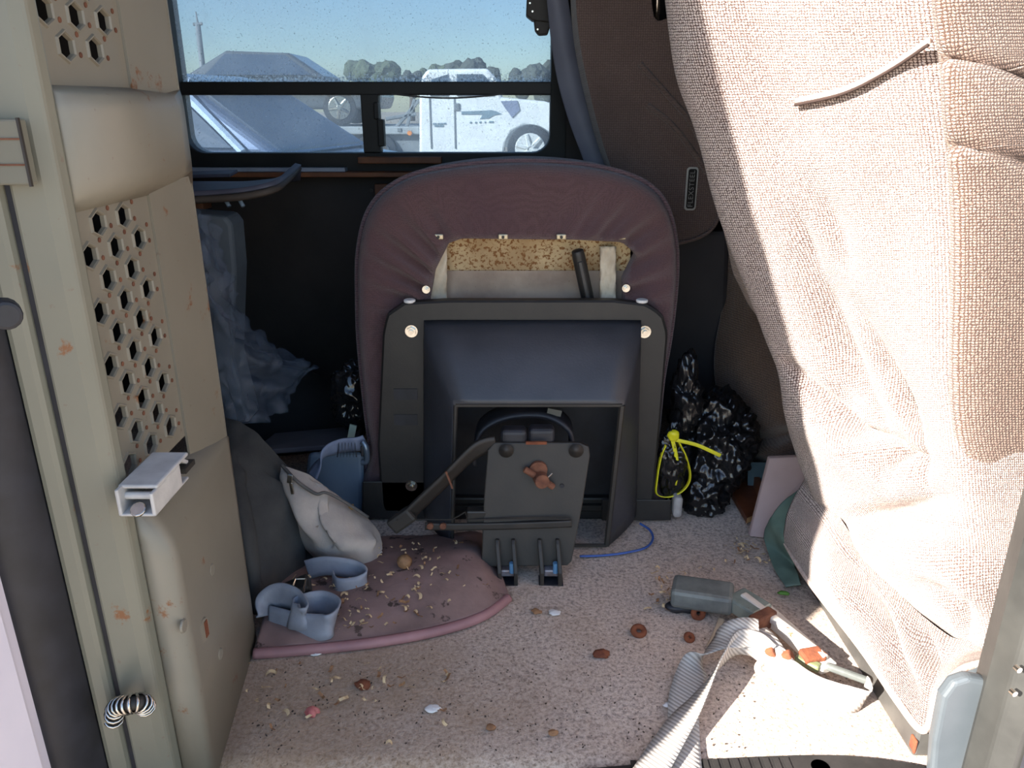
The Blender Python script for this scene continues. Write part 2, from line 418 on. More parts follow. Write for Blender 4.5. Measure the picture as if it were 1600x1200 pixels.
# door jamb strips on the left and the door standing open beyond them
def vprism(name, xy, z0, z1, mat, parent=None, bevel=.004, smooth=False):
    return MB().prism([V((x, y, z0)) for x, y in xy], (0, 0, z1 - z0)).build(name, mat, parent, smooth, bevel)
jam = struct(vprism('trim_3', [(-.402, .722), (-.405, .708), (-.416, .700), (-.443, .694), (-.443, .78), (-.437, .78), (-.430, .728)], -.02, 1.59, CREAM2, None, .006))
vprism('jamb_seam', [(-.443, .698), (-.450, .698), (-.450, .78), (-.443, .78)], -.02, 1.59, RUBBER, jam, 0)
vprism('jamb_strip', [(-.449, .690), (-.470, .684), (-.472, .76), (-.449, .76)], -.02, 1.59, CREAM2, jam, .006)
vprism('weather_seal', [(-.468, .690), (-.474, .668), (-.484, .650), (-.497, .640), (-.512, .640), (-.515, .70)], -.3, 1.59, RUBBER, jam, .006, True)
hg = PY(24, 238, .682)
h = MB().box((hg.x - .022, .678, hg.z - .027), (hg.x + .010, .690, hg.z + .027)).build('hinge', CREAM2, jam, bevel=.002)
for dz in (-.010, .011):
    MB().box((hg.x - .024, .6768, hg.z + dz - .0007), (hg.x + .0105, .679, hg.z + dz + .0007)).build('hinge_gap', RUST, h)
MB().box((hg.x + .0095, .676, hg.z - .028), (hg.x + .0115, .679, hg.z + .028)).build('hinge_pin', BLACKM, h)
bp = PY(8, 490, .60)
MB().cyl(bp, (.6, -.8, 0), .012, .02, 16).build('bumper', RUBBER, jam, bevel=.003)

dz0, dz1 = -.42, 1.59
fy = lambda z: .02 + .391 * z
d = MB().hexa([V((-.66, fy(dz0), dz0)), V((-.62, fy(dz0), dz0)), V((-.498, .63, dz0)), V((-.54, .63, dz0)),
               V((-.66, fy(dz1), dz1)), V((-.62, fy(dz1), dz1)), V((-.498, .63, dz1)), V((-.54, .63, dz1))])
dro = struct(d.build('door_1', WHITEP, None, bevel=.01, seg=3))
MB().hexa([V((-.522, .52, dz0 + .05)), V((-.512, .52, dz0 + .05)), V((-.49, .622, dz0 + .05)), V((-.50, .622, dz0 + .05)),
           V((-.522, .52, 1.3)), V((-.512, .52, 1.3)), V((-.49, .622, 1.3)), V((-.50, .622, 1.3))]).build('door_edge_moulding', WHITEP, dro, bevel=.005)

# right-hand door post
POST = M('dark_grey_post_metal', srgb(66, 66, 63), srgb(50, 50, 48), 12, .5, .2, .1, 120, speck=(srgb(150, 140, 126), 70, .74))
po = struct(vprism('trim_4', [(.562, .735), (.568, .705), (.585, .690), (.61, .686), (.61, .78), (.58, .78)], -.02, 1.59, POST, None, .004))
vprism('post_bead', [(.5905, .6865), (.595, .679), (.599, .686)], -.02, 1.59, RUBBER, po, 0)
for q in ((1590, 1045), (1583, 1082)):
    c_ = PY(*q, .689); MB().cyl(c_, (-.2, 1, 0), .0035, .006, 10).build('screw', CHROME, po)

# ================================================================== PERFORATED PARTITION (left)
part = thing('partition_panel', 'cream painted steel partition panel with hexagonal perforations and rust stains', 'partition', (-.41, .86, 0))
XH = -.415
def clip(poly, y0, y1, z0, z1):
    for axis, lim, sgn in ((0, y0, 1), (0, y1, -1), (1, z0, 1), (1, z1, -1)):
        out = []
        for i in range(len(poly)):
            a, b = poly[i - 1], poly[i]
            da, db = sgn * (a[axis] - lim), sgn * (b[axis] - lim)
            if (da >= 0) != (db >= 0):
                t = da / (da - db); out.append((a[0] + (b[0] - a[0]) * t, a[1] + (b[1] - a[1]) * t))
            if db >= 0: out.append(b)
        poly = out
        if not poly: return []
    return poly
def radial(poly, c, th_):
    d_ = (math.cos(th_), math.sin(th_)); best = None
    for i in range(len(poly)):
        a, b = poly[i - 1], poly[i]
        ax, az, ex, ez = a[0] - c[0], a[1] - c[1], b[0] - a[0], b[1] - a[1]
        den = d_[0] * ez - d_[1] * ex
        if abs(den) < 1e-12: continue
        t = (ax * ez - az * ex) / den; s_ = (ax * d_[1] - az * d_[0]) / den
        if t > 0 and -1e-6 <= s_ <= 1 + 1e-6 and (best is None or t < best): best = t
    return best or 0
def perforated(name, y0, y1, z0, z1, zbase, keep):
    a, b = .0265, .0567
    w1 = ((a * a + b * b / 4) / 2 - b * b / 4) / a; w2 = (a * a + b * b / 4) / (2 * a)
    mb = MB(); slots = []
    for i in range(-6, 12):
        for j in range(-14, 14):
            cy = .858 - a * i; cz = zbase + b * j + (b / 2 if i % 2 else 0)
            cell = [(cy + w2, cz), (cy + w1, cz + b / 2), (cy - w1, cz + b / 2), (cy - w2, cz), (cy - w1, cz - b / 2), (cy + w1, cz - b / 2)]
            if w1 < 0:   # lattice is taller than wide: neighbours in the same row bound the cell
                bz = (a * a + b * b / 4) / b
                cell = [(cy + a, cz), (cy + a, cz), (cy, cz + b / 2), (cy - a, cz), (cy - a, cz), (cy, cz - b / 2)]
            pc = clip(cell, y0, y1, z0, z1)
            if len(pc) < 3: continue
            ok = keep(cy, cz)
            if not ok:
                mb.add([V((XH, p[0], p[1])) for p in pc], [tuple(range(len(pc)))]); continue
            hexr = lambda r: [(cy + r * math.cos(R(30 + 60 * k)) * 1.22, cz + r * math.sin(R(30 + 60 * k)) * 1.02) for k in range(6)]
            ang = sorted({round(math.atan2(p[1] - cz, p[0] - cy), 5) for p in pc} | {round(math.atan2(p[1] - cz, p[0] - cy), 5) for p in hexr(1)})
            rings = []
            for rr, xx in ((None, XH), (.0150, XH), (.0140, XH + .0022), (.0126, XH + .0022), (.0116, XH + .0005), (.0112, XH - .0035)):
                pl = pc if rr is None else hexr(rr); ring = []
                for t_ in ang:
                    q = radial(pl, (cy, cz), t_); ring.append(V((xx, cy + math.cos(t_) * q, cz + math.sin(t_) * q)))
                rings.append(ring)
            mb.grid(rings, True)
            slots.append((cy + .0225, cz + .0120))
            slots.append((cy + .0235, cz - .006))
    o = mb.build(name, CREAM, part)
    sm = MB()
    for (yy, zz) in slots:
        if y0 + .01 < yy < y1 - .01: sm.cyl((XH + .0004, yy, zz), (1, 0, 0), .0026, .0012, 8)
    for v in sm.v: pass
    so_ = sm.build('punch_marks', RUST, part); so_['kind'] = 'stuff'
    return o
perforated('perforated_panel', .715, .905, .405, .712, .660, lambda y, z: .731 < y < .87 and .425 < z < .70 and not (y > .85 and z > .68))
perforated('perforated_panel', .715, .905, .812, 1.20, .879, lambda y, z: .731 < y < .87 and .838 < z < 1.18)
# side flange, mid box, ledge and lower box
sheet = MB()
sheet.grid([[V((XH + .0016, .893, .36)), V((XH + .003, .93, .36)), V((-.4095, 1.008, .34))], [V((XH + .0016, .893, .715)), V((XH + .003, .93, .715)), V((-.4095, 1.008, .715))]])
sheet.grid([[V((XH + .0016, .893, .81)), V((XH + .003, .93, .81)), V((-.4095, 1.008, .81))], [V((XH + .0016, .893, 1.45)), V((XH + .003, .93, 1.45)), V((-.4095, 1.008, 1.45))]])
sheet.build('side_flange', CREAM, part, solid=.003)
prof = [(XH, .704), (-.398, .722), (-.394, .735), (-.393, .795), (-.397, .808), (XH, .816)]
mbx = MB().grid([[V((-.419, .724, z)) for x, z in prof], [V((x, .724, z)) for x, z in prof], [V((x + .002, .88, z)) for x, z in prof], [V((x - .004, .97, z)) for x, z in prof], [V((-.408 + (x - XH) * .1, 1.008, z)) for x, z in prof]])
mbx.build('raised_band', CREAM, part, True, solid=.002)
def lowx(y): return -.372 - .035 * max(0, (y - .72)) / .288
lb = MB()
ysl = [.724, .75, .80, .86, .92, .97, 1.0, 1.008]
rowsl = []
for y in ysl:
    xl = lowx(y); k = (1.008 - y) / .29
    rowsl.append([V((XH, y, .418 - .06 * (1 - k))), V((xl - .012 * k, y, .352 + .012 * k - .0)), V((xl - .003 * k, y, .345)), V((xl, y, .33)), V((xl, y, .15)), V((xl, y, .0))])
lb.grid([[V((-.418, .724, v.z)) for v in rowsl[0]]] + rowsl).build('lower_panel', CREAM, part, True, solid=.002)
MB().grid([[V((-.408, 1.0065, 0)), V((-.44, 1.0065, 0))], [V((-.407, 1.0065, 1.45)), V((-.44, 1.0065, 1.45))]]).build('edge_return', CREAM, part, solid=.003)
for (px, py) in ((333, 890), (343, 1022), (268, 978)):
    p_ = PX(px, py, -.385); x_ = lowx(p_.y)
    MB().cyl((x_ + .001, p_.y, p_.z), (1, 0, 0), .0085, .003, 18, .0075).build('dimple', CREAM, part, bevel=.001)
p_ = PX(310, 985, -.385)
MB().cyl((lowx(p_.y) + .001, p_.y, p_.z), (1, 0, 0), .016, .0025, 22, .015).build('dimple', CREAM, part)
MB().box((lowx(p_.y) + .002, p_.y + .001, p_.z - .012), (lowx(p_.y) + .0032, p_.y + .009, p_.z + .010)).build('rust_slot', RUSTY_BR, part)
# latch on the ledge
LAT = M('latch_paint', srgb(196, 192, 186), srgb(168, 164, 160), 30, .5, 0, .15, 200, speck=(srgb(120, 86, 60), 40, .72))
lt_c = PX(245, 762, -.375)
lat = MB()
y0, z0 = lt_c.y, lt_c.z
lat.box((-.398, y0 - .040, z0 - .012), (-.360, y0 + .045, z0 - .009))
lat.box((-.398, y0 - .040, z0 - .012), (-.394, y0 + .045, z0 + .018)); lat.box((-.364, y0 - .040, z0 - .012), (-.360, y0 + .028, z0 + .014))
lt = lat.build('latch', LAT, part, bevel=.002)
MB().box((-.399, y0 - .030, z0 + .014), (-.359, y0 + .050, z0 + .0185)).build('latch_cover', LAT, lt, bevel=.002)
MB().cyl((-.379, y0 - .026, z0 + .005), (1, 0, 0), .004, .034, 12).build('pivot_pin', LAT, lt)
MB().cyl((-.379, y0 - .036, z0 - .006), (0, -.6, .8), .008, .004, 14).build('rivet', CHROME, lt, bevel=.001)
MB().box((-.392, y0 + .052, z0 - .010), (-.366, y0 + .078, z0 - .004)).build('latch_slot', BLACKM, lt)
MB().cbox((-.380, y0 + .058, z0 + .004), (.020, .03, .005), (R(-35), 0, 0)).build('latch_tongue', LAT, lt, bevel=.001)

# sprung cable sleeve poking out of the jamb
sp = thing('spring_sleeve', 'short bent coil spring sleeve sticking out of the cream jamb', 'spring', PY(200, 1110, .68))
arc = spline([PY(178, 1128, .70), PY(182, 1106, .672), PY(200, 1101, .662), PY(221, 1098, .668), PY(229, 1106, .69)], 14)
MB().tube(arc, .0075, 10).build('core', BLACKM, sp, True)
for i in range(1, 14):
    t_ = (arc[i + 1] - arc[i - 1]).normalized(); a_ = t_.orthogonal().normalized(); b_ = t_.cross(a_)
    MB().tube([arc[i] + (a_ * math.cos(k * math.pi / 6) + b_ * math.sin(k * math.pi / 6)) * .0095 for k in range(13)], .0017, 6, False).build('coil_turn', CHROME, sp, True)
# ================================================================== TIPPED SEAT (centre)
PURPLE = fabric('plum_velour', srgb(106, 79, 79), srgb(70, 51, 53), 1100, .6, srgb(84, 60, 66), .5)
PLUMEDGE = fabric('plum_side_fabric', srgb(108, 86, 90), srgb(78, 62, 68), 420, .5, srgb(66, 56, 62), .5)
FOAM = M('stained_foam_board', srgb(196, 172, 132), srgb(160, 130, 92), 12, .9, 0, .2, 160, speck=(srgb(126, 84, 44), 150, .53))
FOAM2 = M('grey_brown_board', srgb(168, 148, 128), srgb(138, 118, 102), 14, .9, 0, .2, 160, speck=(srgb(110, 86, 64), 130, .66))
CLOTHW = M('pleated_cloth', srgb(206, 192, 168), srgb(178, 160, 136), 20, .9, 0, .3, 120)
seat = thing('tipped_seat', 'plum velour van seat tipped on edge showing its black metal underside', 'seat', (0.0, 1.40, 0))
YC = 1.42
out_px = [(598, 800), (578, 700), (562, 560), (558, 470), (560, 390), (580, 325), (628, 284), (700, 265), (800, 256), (890, 259), (958, 270), (1010, 290), (1042, 325), (1057, 385), (1057, 450), (1048, 530), (1036, 600), (1026, 700), (1012, 800)]
outl = spline([PY(x, y, YC) for x, y in out_px], 96, True)
cen = PY(806, 520, YC)
in_px = [(674, 720), (668, 560), (668, 470), (676, 425), (698, 382), (720, 374), (800, 375), (900, 376), (975, 380), (998, 400), (978, 440), (978, 480), (980, 560), (975, 720)]
inl = [PY(x, y, YC - .02) for x, y in in_px]
def by_angle(poly, c, n):
    res = []
    P2 = [(p.x, p.z) for p in poly]
    for k in range(n):
        t_ = 2 * math.pi * k / n; q = radial(P2, (c.x, c.z), t_)
        res.append((c.x + math.cos(t_) * q, c.z + math.sin(t_) * q))
    return res
N = 160
oo = by_angle(outl, cen, N); ii = by_angle(inl, cen, N)
lev = [(1.0, .205), (1.012, .17), (1.012, .06), (1.006, .018), (.985, .0), (.94, -.012), (.84, -.018), (.62, -.016), (.35, -.010), (.12, -.012), (0, -.010), (-.02, .006), (-.02, .03)]
rings = []
for f, dy in lev:
    rg = []
    for k in range(N):
        x = ii[k][0] + (oo[k][0] - ii[k][0]) * f; z = ii[k][1] + (oo[k][1] - ii[k][1]) * f
        wob = 0
        if .05 < f < .98:
            a_ = 2 * math.pi * k / N; corner = math.exp(-((abs(math.atan2(math.sin(a_ - 2.55), math.cos(a_ - 2.55)))) / .45) ** 2) + math.exp(-((abs(math.atan2(math.sin(a_ - .6), math.cos(a_ - .6)))) / .45) ** 2)
            wob = corner * .016 * math.sin(k * 1.5) * (1 - f) * 1.5 + .002 * fbm((x, 0, z), 14, 3)
        rg.append(V((x, YC + dy + wob, z)))
    rings.append(rg)
side = MB().grid(rings[:5], True); side.build('cushion_edge', PLUMEDGE, seat, True)
MB().grid(rings[4:], True).build('cushion_cover', PURPLE, seat, True)
MB().prism([V((p[0], YC + .20, p[1])) for p in oo], (0, .02, 0)).build('cushion_top', PLUMEDGE, seat)
pip = [V((cen.x + (p[0] - cen.x) * 1.012, YC + .02, cen.z + (p[1] - cen.z) * 1.012)) for p in oo]
MB().tube(pip + [pip[0]], .0045, 6, False).build('piping', PLUMEDGE, seat, True)
# boards seen in the opening
a0, a1 = PY(690, 372, YC + .03), PY(985, 424, YC + .03)
MB().hexa([PY(690, 424, 1.475), PY(985, 424, 1.475), PY(985, 424, 1.485), PY(690, 424, 1.485), PY(690, 350, 1.445), PY(985, 350, 1.445), PY(985, 350, 1.455), PY(690, 350, 1.455)]).build('base_board', FOAM, seat)
MB().hexa([PY(690, 520, 1.455), PY(985, 520, 1.455), PY(985, 520, 1.465), PY(690, 520, 1.465), PY(690, 423, 1.470), PY(985, 423, 1.470), PY(985, 423, 1.480), PY(690, 423, 1.480)]).build('base_board', FOAM2, seat)
for x0, x1 in ((668, 698), (938, 962)):
    rws = []
    for k in range(25):
        y = 385 + 110 * k / 24; rws.append([PY(x0 + (x1 - x0) * j / 6, y, 1.440 + .004 * math.sin(j * 2.2 + k * .9)) for j in range(7)])
    MB().grid(rws).build('cloth_strip', CLOTHW, seat, True, solid=.003)
for px in (685, 786, 877, 970):
    c_ = PY(px, 370, YC - .014); cl = MB().cbox(c_, (.018, .006, .010)).build('staple_clip', M('brass_clip', srgb(196, 180, 150), None, 30, .35, .6), seat, bevel=.002)
    MB().cyl(c_ + V((0, -.004, 0)), (0, 1, 0), .0028, .004, 10).build('clip_hole', BLACKM, cl)
for px, py in ((666, 452), (978, 450)):
    bolt(PY(px, py, YC - .018), (0, -1, 0), .0055, seat, 'screw')
# lever
lv0, lv1 = PY(902, 391, 1.42), PY(919, 470, 1.435)
lev_ = MB().tube([lv0, lv0 + (lv1 - lv0) * .12, lv1], [.0115, .0125, .0125], 10).build('recline_lever', BLACKP, seat, True, .002)
MB().tube([lv0 + (lv1 - lv0) * .2 + V((0, -.011, 0)), lv0 + (lv1 - lv0) * .92 + V((0, -.011, 0))], .005, 6).build('lever_groove', M('grip_grey', srgb(70, 68, 66), None, 30, .5), lev_)
# black seat frame: rounded plate with a riser box standing out of it
YF = 1.375
fr_px = [(597, 800), (590, 700), (598, 520), (604, 492), (630, 474), (700, 470), (960, 470), (1012, 476), (1036, 492), (1044, 520), (1032, 660), (1020, 790), (1016, 800)]
frl = [PY(x, y, YF) for x, y in fr_px]
rb = [PY(x, y, YF) for x, y in ((672, 520), (690, 507), (975, 507), (995, 524), (984, 790), (668, 790))]
cF = PY(806, 650, YF)
o2 = by_angle(frl, cF, 160); i2 = by_angle(rb, cF, 160)
mb = MB(); rr_ = [[V((p[0], YF + .022, p[1])) for p in o2], [V((p[0], YF + .003, p[1])) for p in o2], [V((cF.x + (p[0] - cF.x) * .985, YF, cF.z + (p[1] - cF.z) * .985)) for p in o2],
      [V((p[0], YF, p[1])) for p in i2], [V((p[0], YF + .022, p[1])) for p in i2]]
mb.grid(rr_ + [rr_[0]], True); fro = mb.build('seat_frame', BLACKP, seat)
for q in ((643, 517), (1007, 518), (643, 758), (975, 752)):
    bolt(PY(*q, YF), (0, -1, 0), .0088, seat)
for q in ((640, 470), (1003, 470)):
    MB().cyl(PY(*q, YF + .01), (0, 0, 1), .011, .006, 14).build('grommet', PAPERW, seat, bevel=.002)
# riser: sloping shoulder down to an open mouth
mouth = [PY(706, 852, 1.272), PY(712, 633, 1.262), PY(972, 633, 1.262), PY(948, 852, 1.272)]
base_ = [PY(664, 800, YF), PY(664, 502, YF), PY(1000, 502, YF), PY(992, 800, YF)]
def shoulder(t, bulge):
    pts = []
    seq = [(0, 1), (1, 2), (2, 3)]
    for a, b in seq:
        for k in range(10):
            f = k / 10
            pa = base_[a].lerp(base_[b], f); pb = mouth[a].lerp(mouth[b], f); pts.append(pa.lerp(pb, t))
    pts.append(base_[3].lerp(mouth[3], t))
    return [p + V((0, -bulge, 0)) for p in pts]
ri = MB().grid([shoulder(0, 0), shoulder(.05, .010), shoulder(.15, .016), shoulder(.4, .016), shoulder(.7, .010), shoulder(.92, .004), shoulder(1, 0)])
RISER = M('blue_black_plastic', srgb(62, 62, 67), srgb(48, 49, 54), 9, .42, 0, .15, 260, speck=(srgb(120, 116, 110), 55, .75))
ri.build('riser_box', RISER, seat, True, solid=.006)
lip = MB()
lip.tube([mouth[0], mouth[1]], .004, 6).tube([mouth[1], mouth[2]], .004, 6).tube([mouth[2], mouth[3]], .0055, 6).tube([mouth[3], mouth[0]], .004, 6)
lip.build('riser_lip', BLACKM, seat)
MB().hexa([PY(700, 860, 1.40), PY(990, 860, 1.40), PY(990, 860, 1.41), PY(700, 860, 1.41), PY(680, 600, 1.40), PY(990, 600, 1.40), PY(990, 600, 1.41), PY(680, 600, 1.41)]).build('riser_back', RUBBER, seat)
# strap loop and parts inside the mouth
lp = [PY(742, 720, 1.30), PY(750, 670, 1.30), PY(790, 645, 1.31), PY(850, 642, 1.31), PY(888, 665, 1.30), PY(893, 700, 1.30)]
strap('inner_band', lp, V((0, 1, .1)), .05, RUBBER, seat, 40, .008)
bk = PY(866, 643, 1.30); MB().cbox(bk, (.026, .01, .012), (0, R(12), 0)).build('inner_clip', M('dull_clip', srgb(90, 88, 80), None, 20, .6), seat)
# side slots and flange on the left of the frame
for y0 in (600, 640):
    p_ = PY(634, y0 + 16, YF - .0005); MB().cbox(p_, (.045, .003, .022)).build('frame_slot', RUBBER, seat)
MB().hexa([PY(566, 810, 1.375), PY(690, 812, 1.375), PY(690, 812, 1.45), PY(566, 810, 1.45), PY(566, 752, 1.375), PY(690, 752, 1.375), PY(690, 752, 1.45), PY(566, 752, 1.45)]).build('lower_rail', BLACKP, seat, bevel=.003)
MB().hexa([PY(940, 813, 1.372), PY(1048, 813, 1.372), PY(1048, 813, 1.42), PY(940, 813, 1.42), PY(940, 781, 1.372), PY(1048, 781, 1.372), PY(1048, 781, 1.42), PY(940, 781, 1.42)]).build('lower_rail', BLACKP, seat, bevel=.002)
c_ = PY(1057, 787, 1.385); MB().cbox(c_, (.018, .04, .046)).build('end_cap', M('cloudy_plastic', srgb(176, 170, 166), srgb(150, 144, 140), 30, .5), seat, bevel=.007, seg=3)
MB().cbox(PY(975, 813, 1.368), (.03, .002, .004)).build('rail_label', M('label_grey', srgb(150, 148, 140), None, 30, .6), seat)
MB().box((PY(640, 0, 1.4).x, 1.385, .0), (PY(990, 0, 1.4).x, 1.47, .05)).build('floor_block', BLACKP, seat, bevel=.004)
# ---- bracket plate
brk = thing('seat_bracket', 'black steel bracket plate with rusty wing bolt standing before tipped seat', 'bracket', (0.02, 1.18, 0))
YB0, YB1 = 1.172, 1.215
def bp_(px, py):   # on the leaning plate
    t = (890 - py) / 198.0; return PY(px, py, YB0 + (YB1 - YB0) * t)
pl_px = [(752, 886), (756, 780), (762, 704), (772, 692), (905, 692), (920, 698), (922, 712), (910, 790), (893, 878), (886, 884)]
MB().prism([bp_(*p) for p in pl_px], (0, .009, 0)).build('plate', BLACKM, brk, bevel=.002)
for q in ((791, 703), (900, 703)):
    MB().cyl(bp_(*q), (0, 1, 0), .013, .008, 16, .008).build('weld_boss', BLACKM, brk, True)
nut = MB().cyl(bp_(845, 745) + V((0, -.01, 0)), (.15, -1, .1), .013, .026, 14).build('pivot_bolt', RUST, brk, bevel=.002)
MB().cyl(bp_(841, 733) + V((0, -.002, 0)), (0, 1, 0), .016, .008, 16).build('washer', RUST, nut, bevel=.001)
for q, ax in (((827, 733), (-1, 0, .7)), ((857, 751), (1, 0, -.8))):
    MB().cyl(bp_(*q) + V((0, -.012, 0)), ax, .006, .022, 10).build('bolt_wing', RUST, nut, bevel=.002)
MB().tube([bp_(848, 748) + V((0, -.02, 0)), bp_(856, 738) + V((0, -.018, 0)), bp_(862, 733) + V((0, -.016, 0))], .0012, 6).build('split_pin', CHROME, nut)
MB().cyl(bp_(878, 759) + V((0, -.0005, 0)), (0, 1, 0), .004, .002, 12).build('bolt_hole', RUBBER, brk)
for px in (781, 806, 847, 875):
    t0, t1 = bp_(px - 4, 842), PZ(px, 917, .0)
    b0 = PZ(px, 917, 0)
    o_ = [V((b0.x, b0.y, 0)), V((b0.x, b0.y - .004, .03)), V((t0.x, t0.y - .012, t0.z - .004)), V((t0.x, t0.y - .006, t0.z + .002)), V((t0.x, t0.y + .004, t0.z)), V((b0.x, b0.y + .035, 0))]
    MB().prism([p - V((.0035, 0, 0)) for p in o_], (.007, 0, 0)).build('fin', BLACKM, brk, bevel=.0015)
for px in (793, 861):
    c0 = PZ(px, 905, .012) + V((0, .02, .008))
    g = MB().cbox(c0, (.026, .03, .014)).build('guide_block', M('worn_blue_steel', srgb(150, 150, 160), srgb(120, 104, 100), 60, .4, .5), brk, bevel=.003)
    MB().cyl(c0 + V((.008, -.014, .012)), (0, 0, 1), .005, .02, 10).build('guide_pin', M('blue_tape', srgb(96, 140, 176), None, 30, .4), g)
MB().box((PZ(772, 915, 0).x, PZ(790, 917, 0).y, 0), (PZ(806, 915, 0).x, PZ(790, 917, 0).y + .03, .004)).build('foot', RUBBER, brk)
MB().box((PZ(842, 915, 0).x, PZ(860, 917, 0).y, 0), (PZ(880, 915, 0).x, PZ(860, 917, 0).y + .03, .004)).build('foot', RUBBER, brk)
for q in ((803, 680), (846, 678)):
    MB().cbox(PY(*q, 1.235), (.046, .03, .030)).build('rubber_pad', RUBBER, brk, bevel=.008, seg=3)
MB().cbox(PY(838, 692, 1.208), (.036, .004, .005)).build('pad_edge', RUSTY_BR, brk)
# diagonal strap arm and thin link bar
arm = MB()
p0, p1, p2 = PY(628, 814, 1.20), PY(742, 705, 1.215), PY(775, 694, 1.22)
strap('diagonal_arm', [p0, p0.lerp(p1, .5), p1, p2], V((.35, -.1, .6)), .034, BLACKM, brk, 30, .006)
MB().cbox(PY(628, 812, 1.198), (.05, .02, .03), (0, R(-38), 0)).build('arm_end', BLACKM, brk, bevel=.006)
mk = PY(702, 750, 1.19); MB().cbox(mk, (.003, .003, .034), (0, R(-18), 0)).build('rust_mark', RUST, brk)
lb_ = [PY(664, 822, 1.185), PY(700, 823, 1.187), PY(780, 822, 1.185), PY(850, 820, 1.18), PY(893, 818, 1.178)]
strap('link_bar', lb_, V((0, 0, 1)), .013, BLACKM, brk, 30, .004)
for q in ((672, 822), (692, 822)):
    MB().cyl(PY(*q, 1.181), (0, 1, 0), .006, .006, 12).build('rivet', RUST, brk, bevel=.001)
MB().tube([PY(640, 812, 1.2), PY(706, 812, 1.195), PY(727, 800, 1.19), PY(730, 812, 1.19), PY(800, 811, 1.182), PY(890, 811, 1.178)], .0016, 6).build('wire_rod', BLACKM, brk)
MB().cbox(PY(745, 805, 1.20), (.035, .02, .026)).build('spacer', BLACKP, brk, bevel=.003)

# ================================================================== FRONT PASSENGER SEAT (right)
TAN = fabric('tan_tweed', srgb(218, 202, 192), srgb(182, 158, 146), 540, .8, srgb(176, 150, 138), .35, srgb(74, 52, 46), True)
CORD = M('tan_cord', srgb(214, 196, 184), srgb(176, 150, 138), 220, .9, 0, .4, 500)
ps = thing('passenger_seat', 'sunlit tan tweed captain seat with draped skirt on black pedestal', 'seat', (.62, 1.05, 0))
def row(y, xs, Ys): return [PY(x, yy if not isinstance(y, (int, float)) else y, Y) if False else PY(x, y, Y) for x, Y in zip(xs, Ys)]
rows = [
    row(-440, (1120, 1060, 1085, 1170, 1290, 1400, 1520), (1.46, 1.38, 1.33, 1.28, 1.22, 1.16, 1.16)),
    row(-420, (1100, 1020, 1045, 1160, 1300, 1430, 1570), (1.36, 1.24, 1.18, 1.14, 1.06, 1.0, 1.03)),
    row(-320, (1095, 1020, 1045, 1160, 1300, 1435, 1580), (1.31, 1.21, 1.15, 1.12, 1.03, .97, 1.0)),
    row(-120, (1110, 1035, 1062, 1180, 1320, 1452, 1600), (1.30, 1.21, 1.15, 1.12, 1.03, .97, 1.0)),
    row(0, (1120, 1048, 1076, 1190, 1330, 1466, 1610), (1.30, 1.21, 1.15, 1.12, 1.03, .97, 1.0)),
    row(120, (1140, 1064, 1104, 1215, 1350, 1482, 1620), (1.31, 1.21, 1.15, 1.12, 1.03, .965, 1.0)),
    row(240, (1170, 1102, 1146, 1248, 1375, 1496, 1630), (1.31, 1.21, 1.15, 1.11, 1.02, .96, 1.0)),
    row(360, (1200, 1138, 1190, 1285, 1395, 1502, 1640), (1.31, 1.21, 1.15, 1.10, 1.02, .955, 1.0)),
    row(480, (1240, 1180, 1232, 1318, 1410, 1505, 1640), (1.31, 1.21, 1.15, 1.10, 1.01, .95, 1.0)),
    row(590, (1290, 1226, 1266, 1345, 1425, 1505, 1640), (1.31, 1.21, 1.15, 1.09, 1.01, .945, 1.0)),
    row(690, (1310, 1246, 1290, 1365, 1440, 1515, 1640), (1.35, 1.235, 1.15, 1.07, .995, .935, .97)),
    [PY(1320, 775, 1.33), PY(1272, 765, 1.215), PY(1310, 800, 1.12), PY(1380, 815, 1.04), PY(1455, 820, .965), PY(1530, 825, .91), PY(1650, 830, .90)],
    [PY(1350, 860, 1.28), PY(1318, 865, 1.15), PY(1350, 890, 1.06), PY(1410, 925, .985), PY(1480, 945, .925), PY(1545, 950, .885), PY(1650, 940, .88)],
    [PY(1390, 930, 1.22), PY(1375, 935, 1.09), PY(1410, 965, 1.01), PY(1460, 995, .95), PY(1510, 1020, .90), PY(1560, 1035, .87), PY(1650, 1020, .87)],
]
g = patch_rows(rows, 110, 170)
g = wrinkle(g, .006, 5, 3)
def folds(g, lst):
    """press soft creases into the grid along photo-measured lines"""
    out = [r[:] for r in g]
    for i, r in enumerate(g):
        for j, p in enumerate(r):
            d_ = 0
            for a, b, w, amp in lst:
                ab = b - a; t = max(0, min(1, (p - a).dot(ab) / ab.length_squared)); dist = (p - (a + ab * t)).length
                d_ += 2.3 * amp * math.exp(-(dist / w) ** 2) * math.sin(math.pi * (.12 + .76 * t))
            out[i][j] = p + V((-.75, -.6, .1)) * d_
    return out
L = lambda x0, y0, Y0, x1, y1, Y1, w, a: (PY(x0, y0, Y0), PY(x1, y1, Y1), w, a)
def to_px(p):
    d_ = p - O0; zc = d_.y * cP - d_.z * sP; return 800 + FOC * d_.x / zc, 600 - FOC * (d_.z * cP + d_.y * sP) / zc
